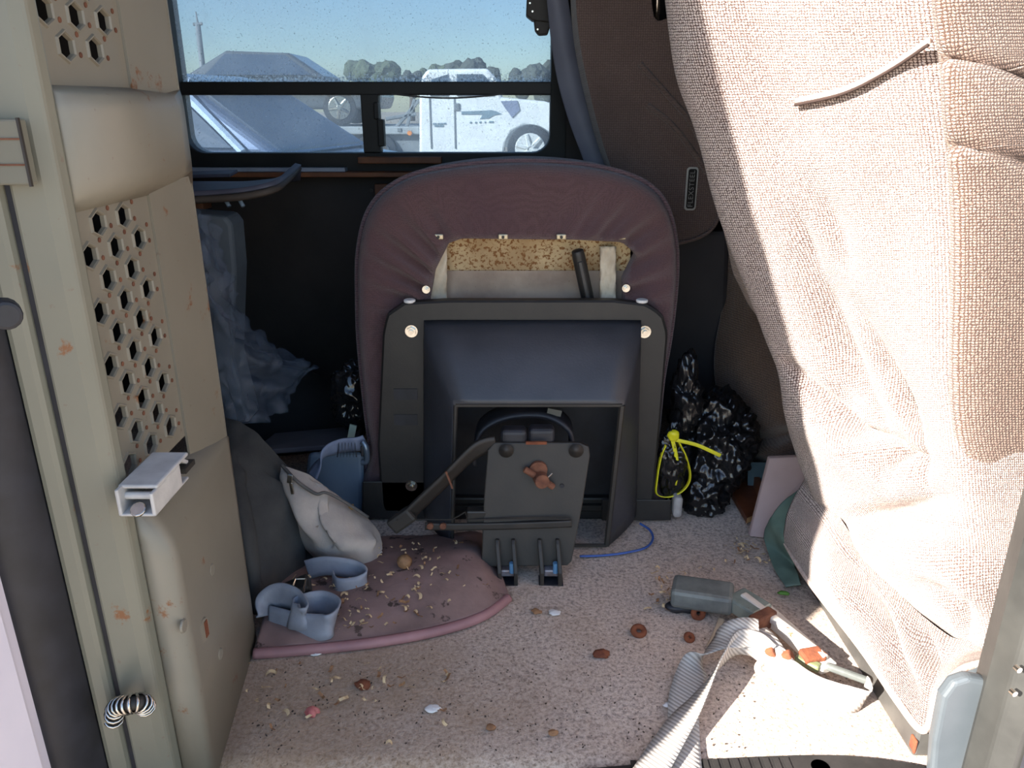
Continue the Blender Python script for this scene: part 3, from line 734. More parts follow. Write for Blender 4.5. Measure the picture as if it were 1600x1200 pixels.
def folds_px(g, lst):
    """soft creases and ridges along lines measured in the photo, pushed along the cloth's own normal"""
    out = [r[:] for r in g]
    for i, r in enumerate(g):
        for j, p in enumerate(r):
            x, y = to_px(p); d_ = 0
            for pts, w, amp in lst:
                best = 1e9; tb_ = 0
                for k in range(len(pts) - 1):
                    ax, ay = pts[k]; ex, ey = pts[k + 1][0] - ax, pts[k + 1][1] - ay
                    t = max(0, min(1, ((x - ax) * ex + (y - ay) * ey) / (ex * ex + ey * ey))); q = math.hypot(x - ax - ex * t, y - ay - ey * t)
                    if q < best: best = q; tb_ = (k + t) / (len(pts) - 1)
                if best < 3 * w: d_ += 1.7 * amp * math.exp(-(best / w) ** 2) * math.sin(math.pi * (.1 + .8 * tb_))
            out[i][j] = p + V((-.72, -.68, .1)) * d_
    return out
g = folds_px(g, [(((1268, 400), (1330, 540), (1415, 668)), 26, -.026), (((1345, 470), (1400, 590), (1450, 690)), 13, -.020), (((1318, 480), (1370, 590), (1432, 690)), 13, .016),
    (((1235, 566), (1290, 622), (1350, 672), (1425, 700)), 11, -.026), (((1262, 640), (1320, 700), (1400, 750)), 34, .022), (((1392, 728), (1425, 716), (1455, 726)), 13, -.022), (((1440, 690), (1452, 750)), 9, -.012),
    (((1310, 818), (1400, 806), (1480, 780)), 22, -.026), (((1286, 800), (1345, 888), (1420, 962), (1540, 1045)), 13, -.024), (((1370, 850), (1460, 870), (1560, 930)), 34, .024), (((1462, 900), (1505, 940), (1520, 995)), 15, -.020),
    (((1280, 290), (1310, 350), (1335, 430)), 22, -.014), (((1250, 330), (1275, 400)), 12, -.008), (((1300, 600), (1350, 640)), 16, -.012)])
grid_uv(MB().grid(g).build('backrest', TAN, ps, True, solid=.012), g)
# seam with a tucked fold, and a dark cord painting in the fold's shadow
sm = spline([PY(1254, 158, 1.105), PY(1330, 140, 1.05), PY(1400, 105, 1.003), PY(1462, 64, .957)], 24)
MB().tube([p + V((-.012, -.010, 0)) for p in sm], .0042, 6).build('tucked_seam', CORD, ps, True)
MB().tube([p + V((-.014, -.012, -.005)) for p in sm], .0022, 6).build('seam_shadow_cord', M('seam_shadow_brown', srgb(52, 36, 30), None, 40, .9), ps, True)
# side cushion nearest the door post
rows = [[PY(x, y, Y) for x, Y in zip(xs, (1.00, .945, .930, .935, .97, 1.03))] for y, xs in (
    (-415, (1462, 1466, 1480, 1520, 1590, 1700)), (-320, (1458, 1456, 1472, 1524, 1610, 1750)), (-130, (1465, 1466, 1480, 1530, 1620, 1760)), (0, (1466, 1466, 1482, 1535, 1630, 1770)), (95, (1479, 1477, 1494, 1548, 1640, 1780)), (112, (1482, 1480, 1497, 1549, 1642, 1780)),
    (215, (1490, 1488, 1506, 1560, 1650, 1790)), (235, (1491, 1489, 1507, 1560, 1650, 1790)), (330, (1497, 1494, 1511, 1562, 1660, 1790)), (450, (1497, 1493, 1511, 1562, 1660, 1790)),
    (560, (1493, 1490, 1508, 1560, 1660, 1790)), (650, (1496, 1493, 1511, 1560, 1660, 1790)), (710, (1508, 1506, 1522, 1565, 1660, 1790)), (752, (1532, 1530, 1542, 1580, 1660, 1790)), (778, (1562, 1560, 1568, 1592, 1660, 1790)))]
g = patch_rows(rows, 50, 130)
g = folds(g, [(PY(1480, 88, .93), PY(1640, 140, .96), .007, -.016), (PY(1488, 222, .93), PY(1640, 272, .96), .007, -.016), (PY(1500, 160, .92), PY(1640, 200, .96), .04, .008)])
grid_uv(MB().grid(g).build('side_bolster', fabric('tan_tweed_shaded', srgb(176, 148, 132), srgb(124, 98, 86), 540, .9, srgb(140, 114, 100), .35, srgb(74, 54, 46), True), ps, True, solid=.012), g)  # seat tweed in a darker copy, the bolster's shade put into its colour
# skirt hanging under the cushion
hem = [PZ(1226, 846, .05), PZ(1262, 905, .055), PZ(1345, 1012, .055), PZ(1400, 1092, .05), PZ(1436, 1138, .045), PZ(1452, 1130, .05), PZ(1468, 1082, .09), PZ(1505, 1045, .10), PZ(1560, 1032, .10)]
top = [PY(1262, 745, 1.25), PY(1300, 790, 1.16), PY(1350, 870, 1.07), PY(1420, 945, .98), PY(1475, 990, .925), PY(1500, 1000, .905), PY(1530, 1000, .90), PY(1560, 1000, .895), PY(1620, 1000, .89)]
md_ = [a.lerp(b, .5) + V((-.015, -.012, .0)) for a, b in zip(hem, top)]
gs = folds_px(patch_rows([top, md_, hem], 90, 50), [(((1330, 890), (1400, 1000), (1430, 1100)), 18, -.012), (((1300, 850), (1330, 960)), 20, .010), (((1400, 960), (1450, 1060)), 20, .012), (((1440, 985), (1470, 1060)), 12, -.012)])
gs = wrinkle(gs, .005, 7, 5); grid_uv(MB().grid(gs).build('skirt', TAN, ps, True, solid=.008), gs)
MB().tube(spline(hem, 80), .005, 8).build('hem_cord', CORD, ps, True)
# pedestal
ped = MB().hexa([V((.522, .775, 0)), V((.80, .775, 0)), V((.80, 1.25, 0)), V((.522, 1.25, 0)), V((.530, .785, .05)), V((.80, .785, .05)), V((.80, 1.25, .05)), V((.530, 1.25, .05))])
ped.build('pedestal', M('pedestal_grey_black', srgb(88, 86, 82), srgb(66, 64, 62), 14, .4, .2, .1, 150, speck=(srgb(140, 124, 110), 90, .73)), ps, bevel=.004)
MB().cbox((.525, .783, .014), (.004, .014, .022)).build('rust_patch', RUSTY_BR, ps, bevel=.003)
GREYP = M('grey_hard_plastic', srgb(84, 90, 94), srgb(74, 80, 84), 10, .4, 0, .05, 300)
cov = [PY(1452, 1260, .742), PY(1460, 1160, .742), PY(1474, 1090, .742), PY(1490, 1068, .742), PY(1515, 1060, .742), PY(1545, 1066, .742), PY(1566, 1092, .742), PY(1580, 1260, .742)]
MB().prism(cov, (0, .018, 0)).build('hinge_cover', GREYP, ps, bevel=.006, seg=3)
MB().tube([PY(1560, 1035, .84), PY(1500, 1060, .82), PY(1470, 1100, .80), PY(1460, 1150, .79)], .010, 10).build('mechanism_arm', GREYP, ps, True)
# rolled lower corner of the seat cover, seen past its far edge
BROWNF = fabric('brown_tweed', srgb(150, 126, 108), srgb(104, 84, 72), 320, .8, srgb(116, 94, 80), .4)
rows = [[PY(x, y, Y) for x, y, Y in r_] for r_ in (
    ((1128, 330, 1.36), (1150, 350, 1.33), (1180, 360, 1.33)), ((1140, 380, 1.36), (1158, 400, 1.31), (1200, 410, 1.33)), ((1150, 430, 1.36), (1172, 445, 1.31), (1215, 450, 1.33)),
    ((1170, 470, 1.36), (1186, 482, 1.31), (1225, 490, 1.33)), ((1190, 494, 1.36), (1200, 494, 1.34), (1235, 510, 1.36)))]
patch('cover_flap', rows, BROWNF, ps, 20, 30, .008, .003, 10, 2)
# ================================================================== DRIVER SEAT AND DARK FAR RIGHT
DKSEAT = fabric('dark_brown_velour', srgb(112, 96, 90), srgb(88, 74, 70), 420, .4, srgb(76, 64, 60), .5)
ds = thing('driver_seat', 'dark brown captain seat with vertical chrome emblem, behind the tan seat', 'seat', (.35, 1.85, 0))
sil = [(960, -300), (900, -220), (898, -60), (905, 60), (930, 180), (955, 262), (985, 330), (1030, 372), (1062, 381), (1100, 366), (1120, 345), (1128, 310), (1130, 250), (1150, 200), (1140, 60), (1052, 34), (1046, 28), (1022, 26), (1018, -60), (1030, -220)]
YD = 1.72
inn = spline([PY(x, y, YD) for x, y in sil], 80, True)
MB().prism(inn, (0, .14, 0)).build('backrest', DKSEAT, ds, bevel=.02, seg=3)
MB().tube(spline([PY(x, y, YD - .004) for x, y in ((1058, 381), (1090, 372), (1112, 358), (1124, 335), (1128, 300))], 24), .004, 6).build('piping', DKSEAT, ds, True)
for a in (((1000, 100), (1040, 145), (1075, 185), (1100, 230)), ((1012, 165), (1050, 195), (1085, 240), (1105, 270))):
    MB().tube(spline([PY(x, y, YD - .001) for x, y in a], 20), .006, 6).build('pleat', DKSEAT, ds, True)
MB().hexa([PY(1010, 640, 1.74), PY(1130, 640, 1.74), PY(1130, 640, 2.0), PY(1010, 640, 2.0), PY(1010, 360, 1.74), PY(1140, 360, 1.74), PY(1140, 360, 2.0), PY(1010, 360, 2.0)]).build('seat_base', M('dark_blue_grey', srgb(44, 42, 46), srgb(36, 35, 40), 10, .7), ds, bevel=.01)
# emblem: chrome rim, black field, vertical lettering
ec = PY(1080, 295, YD - .003)
def rr3(c, w, h, r, y): return [V((c.x + p[0], y, c.z + p[1])) for p in rrect(-w / 2, w / 2, -h / 2, h / 2, r)]
emb = MB().prism(rr3(ec, .0255, .092, .007, ec.y), (0, -.003, 0)).build('emblem', M('bright_rim_chrome', srgb(190, 190, 186), None, 30, .3, .3), ds, bevel=.001)
MB().prism(rr3(ec, .0185, .084, .005, ec.y - .0032), (0, -.0006, 0)).build('emblem_field', M('emblem_black', srgb(18, 18, 20), None, 20, .3), emb)
cu = bpy.data.curves.new('lettering', 'FONT'); cu.body = 'FLEXSTEEL'; cu.size = .0150; cu.extrude = .0004; cu.align_x = 'CENTER'; cu.align_y = 'CENTER'; cu.space_character = 1.12
to = bpy.data.objects.new('tmp', cu); C.objects.link(to)
dg = bpy.context.evaluated_depsgraph_get(); me = bpy.data.meshes.new_from_object(to.evaluated_get(dg)); bpy.data.objects.remove(to)
me.transform(Matrix.Translation((ec.x, ec.y - .0042, ec.z)) @ Matrix.Rotation(R(-90), 4, 'Y') @ Matrix.Rotation(R(90), 4, 'X'))
me.materials.clear(); link('lettering', me, M('emblem_letters', srgb(150, 150, 148), None, 30, .35, .3), emb)
# belt rod at the seat top
MB().cyl(PY(1028, -10, 1.74), (0, 0, 1), .006, .10, 10).build('headrest_rod', CHROME, ds, True)

GREYTR = M('blue_grey_trim', srgb(112, 114, 128), srgb(98, 100, 114), 8, .6)
rows = [[PY(x, y, Y) for x, y, Y in r_] for r_ in (
    ((852, -80, 1.93), (866, -80, 1.92), (880, -80, 1.93)), ((858, 0, 1.93), (870, 0, 1.92), (884, 0, 1.93)), ((868, 100, 1.92), (888, 100, 1.91), (905, 100, 1.92)),
    ((888, 180, 1.91), (908, 180, 1.90), (928, 180, 1.91)), ((920, 265, 1.90), (938, 265, 1.89), (955, 265, 1.90)), ((945, 330, 1.89), (963, 330, 1.88), (980, 330, 1.89)))]
tag(patch('curtain_edge', rows, GREYTR, None, 12, 40, .02), 'blue grey padded curtain edge hanging beside the window', 'curtain')
cb = thing('curtain_bracket', 'small black bracket at the upper right window corner', 'bracket', PY(845, 25, 1.99))
MB().prism([PY(x, y, 1.99) for x, y in ((824, -20), (822, 24), (832, 32), (870, 36), (866, -20))], (0, .04, 0)).build('bracket_body', BLACKM, cb, bevel=.003)
MB().prism([PY(x, y, 1.995) for x, y in ((834, 30), (836, 48), (842, 55), (856, 54), (860, 40), (858, 28))], (0, .03, 0)).build('bracket_foot', BLACKM, cb, bevel=.003)
for q in ((828, 5), (832, 18), (840, 46)):
    MB().cyl(PY(*q, 1.988), (0, 1, 0), .0022, .004, 8).build('screw', CHROME, cb)

# brown cover hanging low behind the tan seat
rows = [[PY(x, y, Y + .03) for x, y, Y in r_] for r_ in (
    ((1136, 340, 1.74), (1190, 340, 1.66), (1250, 340, 1.60), (1320, 340, 1.5)), ((1130, 470, 1.72), (1180, 470, 1.64), (1245, 470, 1.58), (1320, 470, 1.5)), ((1118, 560, 1.66), (1180, 560, 1.58), (1245, 560, 1.50), (1320, 560, 1.45)),
    ((1125, 630, 1.62), (1185, 632, 1.52), (1250, 620, 1.46), (1320, 610, 1.42)), ((1150, 662, 1.60), (1190, 668, 1.50), (1255, 650, 1.44), (1320, 640, 1.42)),
    ((1160, 676, 1.62), (1200, 684, 1.52), (1255, 672, 1.46), (1320, 665, 1.43)), ((1160, 700, 1.58), (1200, 706, 1.48), (1255, 694, 1.43), (1320, 690, 1.41)),
    ((1172, 716, 1.60), (1205, 721, 1.50), (1255, 712, 1.45), (1320, 705, 1.43)))]
tag(patch('brown_cover', rows, fabric('brown_tweed_low', srgb(104, 84, 70), srgb(74, 60, 52), 420, .6, srgb(66, 54, 48), .6), None, 40, 60, .01, .008, 7, 8), 'brown woven cover hanging in folds above the leaning board', 'cover')

# ================================================================== RIGHT-HAND CLUTTER
PLASTB = M('black_bin_liner', srgb(24, 24, 26), srgb(16, 16, 18), 20, .24, 0, .9, 40, spec=.6)
tb = thing('trash_bag', 'shiny black trash bag with yellow drawstring on the carpet', 'bag', PY(1100, 790, 1.46))
blob('bag_body', PY(1112, 690, 1.50), (.080, .09, .105), PLASTB, tb, .32, 11, 3, 6, floor=.004)
blob('bag_corner', PY(1098, 770, 1.44), (.045, .05, .05), PLASTB, tb, .35, 16, 5, 5, floor=.004)
blob('bag_neck', PY(1072, 625, 1.44), (.026, .03, .08), PLASTB, tb, .45, 18, 8, 5)
blob('bag_tail', PY(1052, 720, 1.40), (.026, .02, .065), PLASTB, tb, .45, 24, 9, 5, floor=.004)
YEL = M('yellow_plastic_tie', srgb(222, 214, 40), srgb(200, 190, 30), 30, .4)
dr = MB()
yl = [(1052, 672), (1060, 690), (1072, 715), (1078, 745), (1068, 765), (1046, 776), (1026, 772), (1026, 750), (1032, 715), (1040, 695)]
o_ = strap('drawstring', [PY(x, y, 1.385) for x, y in yl], V((.2, -.9, .3)), .0085, YEL, tb, 60, .002)
strap('drawstring', [PY(x, y, 1.382) for x, y in ((1050, 685), (1056, 710), (1058, 735), (1054, 758))], V((1, 0, 0)), .0075, YEL, tb, 30, .002)
strap('drawstring', [PY(x, y, Y) for x, y, Y in ((1050, 686, 1.383), (1085, 694, 1.377), (1105, 702, 1.373), (1126, 712, 1.37))], V((0, 0, 1)), .0075, YEL, tb, 30, .002)
blob('knot', PY(1052, 680, 1.383), (.010, .008, .011), YEL, tb, .3, 60, 2, 3)

wp = thing('wooden_board', 'dark red wooden board lying on carpet beside the black trash bag', 'board', PZ(1160, 800))
A, B_, Cc, D_ = PZ(1128, 752, .004), PZ(1166, 818, .004), PZ(1192, 806, .004), PZ(1165, 742, .004)
MB().hexa([A, B_, Cc, D_] + [p + V((0, 0, .014)) for p in (A, B_, Cc, D_)]).build('plank', WOODD, wp, bevel=.001)
MB().hexa([Cc, Cc + V((.012, .002, 0)), D_ + V((.012, .002, 0)), D_] + [p + V((0, 0, .035)) for p in (Cc, Cc + V((.012, .002, 0)), D_ + V((.012, .002, 0)), D_)]).build('side_strip', WOODT, wp, bevel=.001)
MB().hexa([B_ + V((0, -.002, .001)), Cc + V((0, -.002, .001)), Cc + V((0, 0, .001)), B_ + V((0, 0, .001))] + [p + V((0, 0, .012)) for p in (B_ + V((0, -.002, .001)), Cc + V((0, -.002, .001)), Cc, B_)]).build('cut_end', WOODL, wp)
tag(MB().hexa([PY(1168, 775, 1.50), PY(1215, 775, 1.50), PY(1215, 775, 1.54), PY(1168, 775, 1.54), PY(1168, 722, 1.50), PY(1215, 722, 1.50), PY(1215, 722, 1.54), PY(1168, 722, 1.54)]).build('teal_box', M('teal_blue_plastic', srgb(86, 106, 116), srgb(70, 90, 100), 14, .6), None, bevel=.004),
    'teal blue box mostly hidden behind the leaning board', 'box')
PINK = M('dusty_pink_board', srgb(176, 152, 146), srgb(160, 136, 130), 7, .65)
b0, b1, t1_, t0_ = PZ(1171, 838, .002), PZ(1236, 846, .002), PY(1290, 712, 1.36), PY(1202, 716, 1.40)
tag(MB().hexa([b0, b1, b1 + V((0, .012, 0)), b0 + V((0, .012, 0)), t0_, t1_, t1_ + V((0, .012, 0)), t0_ + V((0, .012, 0))]).build('leaning_board', PINK, None, bevel=.002), 'dusty pink flat board leaning upright beside the tan seat', 'board')
rows = [[PY(1290, 735, 1.30), PY(1300, 760, 1.28)], [PY(1240, 772, 1.29), PY(1262, 800, 1.24)], [PY(1206, 806, 1.27), PY(1232, 850, 1.20)], [PZ(1196, 842, .02), PZ(1240, 880, .02)], [PZ(1208, 885, .008), PZ(1248, 900, .02)], [PZ(1228, 918, .004), PZ(1252, 915, .012)]]
tag(patch('green_cloth', rows, M('sage_green_vinyl', srgb(104, 126, 112), srgb(84, 104, 94), 12, .55, 0, .2, 60), None, 16, 50, .004, .004, 20, 4), 'sage green vinyl cloth strip sticking out under tan seat skirt', 'cloth')

# ---- buckle stalk and webbing
bs = thing('belt_buckle', 'rusty painted seat belt buckle stalk in worn grey sleeve on carpet', 'seat belt', PZ(1190, 980))
SLV = M('worn_grey_vinyl', srgb(112, 116, 112), srgb(84, 88, 86), 30, .5, 0, .3, 80, speck=(srgb(180, 178, 160), 50, .70))
def seg_bar(a, b, w, t, name, mat, bev=.003, up=V((0, 0, 1)), tw=0):
    d_ = (b - a).normalized(); s_ = d_.cross(up).normalized(); u_ = s_.cross(d_)
    if tw: q = Matrix.Rotation(tw, 3, d_); s_ = q @ s_; u_ = q @ u_
    p = [a - s_ * w / 2 - u_ * t / 2, a + s_ * w / 2 - u_ * t / 2, b + s_ * w / 2 - u_ * t / 2, b - s_ * w / 2 - u_ * t / 2]
    return MB().hexa(p + [k + u_ * t for k in p]).build(name, mat, bs, bevel=bev)
a, b = PZ(1050, 922, .03), PZ(1146, 936, .034)
seg_bar(a, b, .055, .034, 'sleeve', SLV, .007)
seg_bar(PZ(1147, 934, .034), PZ(1192, 962, .034), .046, .026, 'buckle_head', M('painted_glassy_grey', srgb(140, 150, 142), srgb(112, 122, 116), 40, .3, .2, .2, 200, speck=(srgb(96, 62, 50), 60, .66)), .004)
BARM = M('peeling_white_paint', srgb(214, 208, 196), srgb(190, 182, 172), 30, .5, .1, .3, 120, speck=(srgb(140, 84, 58), 24, .60))
seg_bar(PZ(1192, 952, .03), PZ(1296, 1046, .022), .030, .014, 'stalk_bar', BARM, .003)
seg_bar(PZ(1160, 930, .045), PZ(1290, 1030, .032), .014, .012, 'stalk_rib', BARM, .003)
seg_bar(PZ(1183, 965, .036), PZ(1198, 975, .036), .048, .028, 'rust_band', RUST, .003)
seg_bar(PZ(1262, 1015, .034), PZ(1276, 1035, .03), .034, .014, 'rust_band', RUSTY_BR, .003)
seg_bar(PZ(1290, 1040, .028), PZ(1356, 1064, .02), .010, .010, 'stalk_tip', SLV, .003)
ring_ = spline([PZ(1206, 1022, .03), PZ(1185, 1040, .028), PZ(1192, 1054, .02), PZ(1218, 1050, .022), PZ(1232, 1030, .03), PZ(1214, 1018, .034)], 40, True)
MB().tube(ring_ + [ring_[0]], .0055, 8, False).build('tongue_ring', M('tongue_cream', srgb(200, 190, 176), None, 30, .5, .3, .2, 100, speck=(srgb(140, 84, 58), 30, .6)), bs, True)
for q in ((1203, 1020), (1229, 1026)):
    MB().cyl(PZ(*q, .036), (.6, -.3, .5), .009, .018, 12).build('rusty_knob', RUSTY_BR, bs, bevel=.003)
MB().cbox(PZ(1262, 1036, .026), (.036, .014, .012), (0, 0, R(-40))).build('green_clip', M('olive_clip', srgb(112, 120, 84), None, 30, .5), bs, bevel=.003)
blob('sleeve_hole', PZ(1070, 948, .008), (.03, .014, .010), RUBBER, bs, .2, 40, 2, 3)
def web_mat(name, c1, c2):
    m, nt, b = newmat(name); co = tc(nt)
    w = nt.nodes.new('ShaderNodeTexWave'); w.bands_direction = 'DIAGONAL'; w.inputs['Scale'].default_value = 70; w.inputs['Distortion'].default_value = .6
    nt.links.new(co, w.inputs['Vector'])
    nt.links.new(ramp(nt, w.outputs['Fac'], [(.2, c2), (.7, c1)]), b.inputs['Base Color']); b.inputs['Roughness'].default_value = .8
    bump(nt, b, w.outputs['Fac'], .6, .001); return m
WEB = web_mat('grey_webbing', srgb(186, 180, 172), srgb(146, 140, 134))
sb = thing('seat_belt', 'grey seat belt webbing twisting across carpet from rusty buckle to sill', 'seat belt', PZ(1120, 1080))
Z = lambda x, y, z=.012: PZ(x, y, z)
strap('webbing', [Z(1352, 1068, .03), Z(1352, 1092, .022), Z(1320, 1092, .022), Z(1270, 1076, .022), Z(1225, 1046, .028), Z(1196, 1006, .045), Z(1180, 984, .05)],
      [V((0, .1, 1)), V((.2, -.2, 1)), V((0, .3, 1)), V((.1, .5, .9)), V((.3, .6, .6)), V((.9, .3, .3)), V((.9, .4, 0))], .040, WEB, sb, 70)
strap('webbing', [Z(1186, 990, .055), Z(1160, 988, .06), Z(1128, 1000, .05), Z(1090, 1034, .02), Z(1070, 1084, .010), Z(1068, 1140, .006), Z(1072, 1230, .006)],
      [V((.1, .6, .6)), V((.1, .7, .7)), V((.5, .8, .3)), V((.8, .6, .1)), V((1, .2, .1)), V((1, 0, 0)), V((1, 0, 0))], .042, WEB, sb, 80)
strap('webbing', [Z(1200, 1022, .034), Z(1178, 1006, .045), Z(1150, 1006, .045), Z(1122, 1040, .036), Z(1090, 1090, .026), Z(1056, 1140, .018), Z(1010, 1215, .014)],
      [V((.1, .1, 1)), V((.1, .2, 1)), V((.2, .2, 1)), V((.5, .3, .8)), V((.8, .5, .45)), V((.9, .4, .2)), V((1, .3, 0))], .040, WEB, sb, 80)
tag(strap('loose_strip', [Z(1128, 966, .01), Z(1118, 990, .006), Z(1108, 1010, .006)], V((1, .2, .1)), .009, M('tan_strip', srgb(190, 170, 144), None, 30, .8), None, 20), 'thin tan strip hanging from the grey buckle sleeve', 'strip')
WIRE = M('blue_wire', srgb(60, 92, 160), None, 30, .4)
tag(MB().tube(spline([Z(1000, 818, .01), Z(1015, 828, .008), Z(1020, 842, .006), Z(1008, 856, .005), Z(975, 864, .005), Z(940, 868, .004), Z(906, 869, .006)], 40), .0024, 6).build('blue_wire', WIRE, None, True), 'thin blue wire curled on carpet beside the bracket plate', 'wire')
# nuts, leaf and paper bits
def torus(c, R_, r_, name, mat, tilt=(0, 0, 0)):
    m = Euler(tilt).to_matrix(); pts = [V(c) + m @ V((R_ * math.cos(2 * math.pi * k / 16), R_ * math.sin(2 * math.pi * k / 16), 0)) for k in range(17)]
    return MB().tube(pts, r_, 8, False).build(name, mat, None, True)
tag(torus(PZ(998, 986, .006), .0085, .0048, 'rusty_ring', RUSTY_BR, (.3, 0, 0)), 'larger rusty ring lying on carpet left of the belt buckle', 'ring')
tag(torus(PZ(1077, 996, .005), .0055, .004, 'rusty_ring', RUSTY_BR, (.5, .2, 0)), 'smaller rusty ring on carpet just below buckle sleeve', 'ring')
tag(torus(PZ(1091, 958, .008), .008, .005, 'rusty_nut', RUSTY_BR, (1.1, .2, 0)), 'rusty nut resting against the hole under the buckle sleeve', 'nut')
tag(blob('leaf', PZ(1224, 927, .006), (.008, .005, .003), M('fresh_green', srgb(80, 130, 50), None, 30, .6), None, .5, 90, 2, 3), 'tiny bright green leaf on carpet by the seat skirt', 'leaf')
for i, (x, y, lab) in enumerate(((490, 1019, 'torn white paper scrap on carpet touching the pink piping'), (677, 1107, 'small square white paper bit in the middle of the carpet'), (1048, 1103, 'white paper flake on carpet beside the grey webbing'),
                                 (638, 956, 'white flake on the mauve mat near its middle'), (866, 957, 'small white flake on carpet in front of the bracket fins'), (838, 955, 'tan shell flake on carpet in front of the bracket fins'))):
    tag(blob('paper_scrap', PZ(x, y, .004), (.008 if i else .013, .006, .0022), PAPERW if i != 5 else SHELL, None, .6, 70, i, 3, floor=.001), lab, 'paper' if i != 5 else 'shell')
for i, (x, y, m_, lab) in enumerate(((486, 1112, M('red_scrap', srgb(176, 84, 84), srgb(200, 130, 120), 60, .7), 'small red and pink scrap on the stained carpet by the partition'), (568, 1070, RUSTY_BR, 'brown shell fragment on the carpet below the pink piping'),
        (940, 1022, RUSTY_BR, 'brown crumbled shell on the open carpet left of the webbing'), (768, 1136, SHELL, 'pale tan husk lying alone near the front of the carpet'), (863, 1145, SHELL, 'round tan flake near the front middle of the carpet'))):
    tag(blob('scrap', PZ(x, y, .004), ((.010, .007, .005) if i < 3 else (.006, .004, .003)), m_, None, .6, 60, i + 20, 3, floor=.001), lab, 'scrap')
tag(blob('walnut', PZ(632, 877, .052), (.0125, .0125, .0125), M('walnut_brown', srgb(150, 112, 76), srgb(112, 78, 52), 60, .7), None, .10, 90, 3, 3), 'round brown walnut on mauve mat below the diagonal arm', 'nut')

# ================================================================== LEFT-HAND CLUTTER
MATM = M('worn_mauve_vinyl', srgb(150, 120, 112), srgb(118, 94, 86), 10, .8, 0, .25, 160, speck=(srgb(78, 60, 52), 26, .60))
mt = thing('mauve_mat', 'dusty mauve padded mat with pink piping, wedged under tipped seat', 'mat', PZ(590, 950))
front = [PZ(398, 1014, .012), PZ(480, 1008, .012), PZ(560, 1000, .013), PZ(640, 988, .013), PZ(710, 972, .014), PZ(760, 953, .014), PZ(794, 928, .012)]
midr = [PZ(410, 975, .018), PZ(490, 968, .022), PZ(570, 955, .026), PZ(650, 935, .032), PZ(710, 915, .038), PZ(755, 905, .034), PZ(782, 900, .012)]
rear = [PZ(420, 930, .02), PZ(500, 920, .024), PZ(575, 905, .030), PZ(650, 885, .042), PZ(710, 868, .048), PZ(745, 862, .040), PZ(768, 878, .012)]
back = [PZ(430, 880, .01), PZ(510, 870, .012), PZ(580, 858, .014), PZ(650, 850, .022), PZ(705, 845, .024), PZ(740, 846, .020), PZ(762, 862, .008)]
bck2 = [p + V((0, .06, -p.z + .002)) for p in back]
patch('pad', [front, midr, rear, back, bck2], MATM, mt, 70, 50, .006, .0025, 18, 3)
MB().tube(spline([p + V((0, -.006, -.004)) for p in front], 60), .0085, 10).build('piping', M('pink_piping', srgb(168, 122, 120), srgb(140, 100, 100), 12, .6), mt, True)

CANV = M('dark_grey_canvas', srgb(66, 66, 64), srgb(50, 50, 50), 16, .85, 0, .3, 240)
CANL = M('light_grey_canvas', srgb(186, 174, 162), srgb(156, 146, 138), 14, .85, 0, .3, 260, speck=(srgb(110, 94, 80), 22, .66))
db = thing('duffel_bag', 'slumped dark canvas duffel bag with light grey zip pocket', 'bag', PZ(430, 920))
rows = [[PY(x, y, Y) for x, y, Y in r_] for r_ in (
    ((320, 650, 1.36), (352, 652, 1.30), (385, 668, 1.28), (420, 700, 1.27), (452, 735, 1.27)),
    ((325, 700, 1.24), (360, 720, 1.19), (400, 740, 1.20), (430, 755, 1.22), (460, 768, 1.25)),
    ((340, 780, 1.17), (372, 800, 1.12), (408, 812, 1.15), (440, 820, 1.19), (480, 830, 1.24)),
    ((355, 860, 1.12), (385, 875, 1.08), (415, 880, 1.11), (450, 880, 1.17), (500, 885, 1.22)),
    ((370, 930, 1.10), (392, 940, 1.07), (420, 935, 1.10), (460, 915, 1.16), (520, 905, 1.2)),
    ((390, 965, 1.10), (402, 968, 1.08), (425, 955, 1.11), (470, 930, 1.16), (530, 912, 1.19)))]
g = patch_rows(rows, 60, 70); g = wrinkle(g, .009, 9, 4, (1.6, 1, .5))
g = folds(g, [(PY(395, 740, 1.19), PY(440, 830, 1.19), .016, -.022), (PY(385, 690, 1.22), PY(420, 900, 1.1), .014, .014), (PY(425, 800, 1.18), PY(470, 900, 1.18), .02, -.014)])
MB().grid(g).build('bag_body', CANV, db, True, solid=.004)
blob('bag_fill', PY(420, 830, 1.27), (.13, .07, .12), CANV, db, .10, 8, 2, 4, False, floor=.004)
rows = [[PY(x, y, Y) for x, y, Y in r_] for r_ in (
    ((440, 728, 1.24), (462, 734, 1.235), (490, 748, 1.24), (520, 770, 1.25), (548, 790, 1.265)),
    ((446, 765, 1.215), (475, 770, 1.20), (505, 780, 1.21), (540, 795, 1.225), (575, 812, 1.25)),
    ((455, 800, 1.205), (485, 812, 1.18), (520, 818, 1.185), (560, 825, 1.20), (592, 832, 1.235)),
    ((470, 845, 1.20), (500, 856, 1.17), (535, 858, 1.17), (572, 855, 1.185), (596, 856, 1.22)),
    ((498, 876, 1.21), (520, 884, 1.185), (548, 887, 1.185), (575, 882, 1.19), (597, 862, 1.21)))]
g = patch_rows(rows, 70, 60)
g = folds(g, [(PY(480, 745, 1.22), PY(510, 850, 1.17), .010, -.016), (PY(500, 750, 1.22), PY(545, 850, 1.17), .012, .014), (PY(455, 745, 1.23), PY(500, 840, 1.17), .012, .014), (PY(488, 768, 1.2), PY(545, 775, 1.22), .008, -.010), (PY(545, 850, 1.17), PY(590, 800, 1.22), .02, .010), (PY(578, 860, 1.18), PY(588, 820, 1.22), .008, -.014)])
g = wrinkle(g, .004, 12, 6)
pk = MB().grid(g).build('zip_pocket', CANL, db, True, solid=.004)
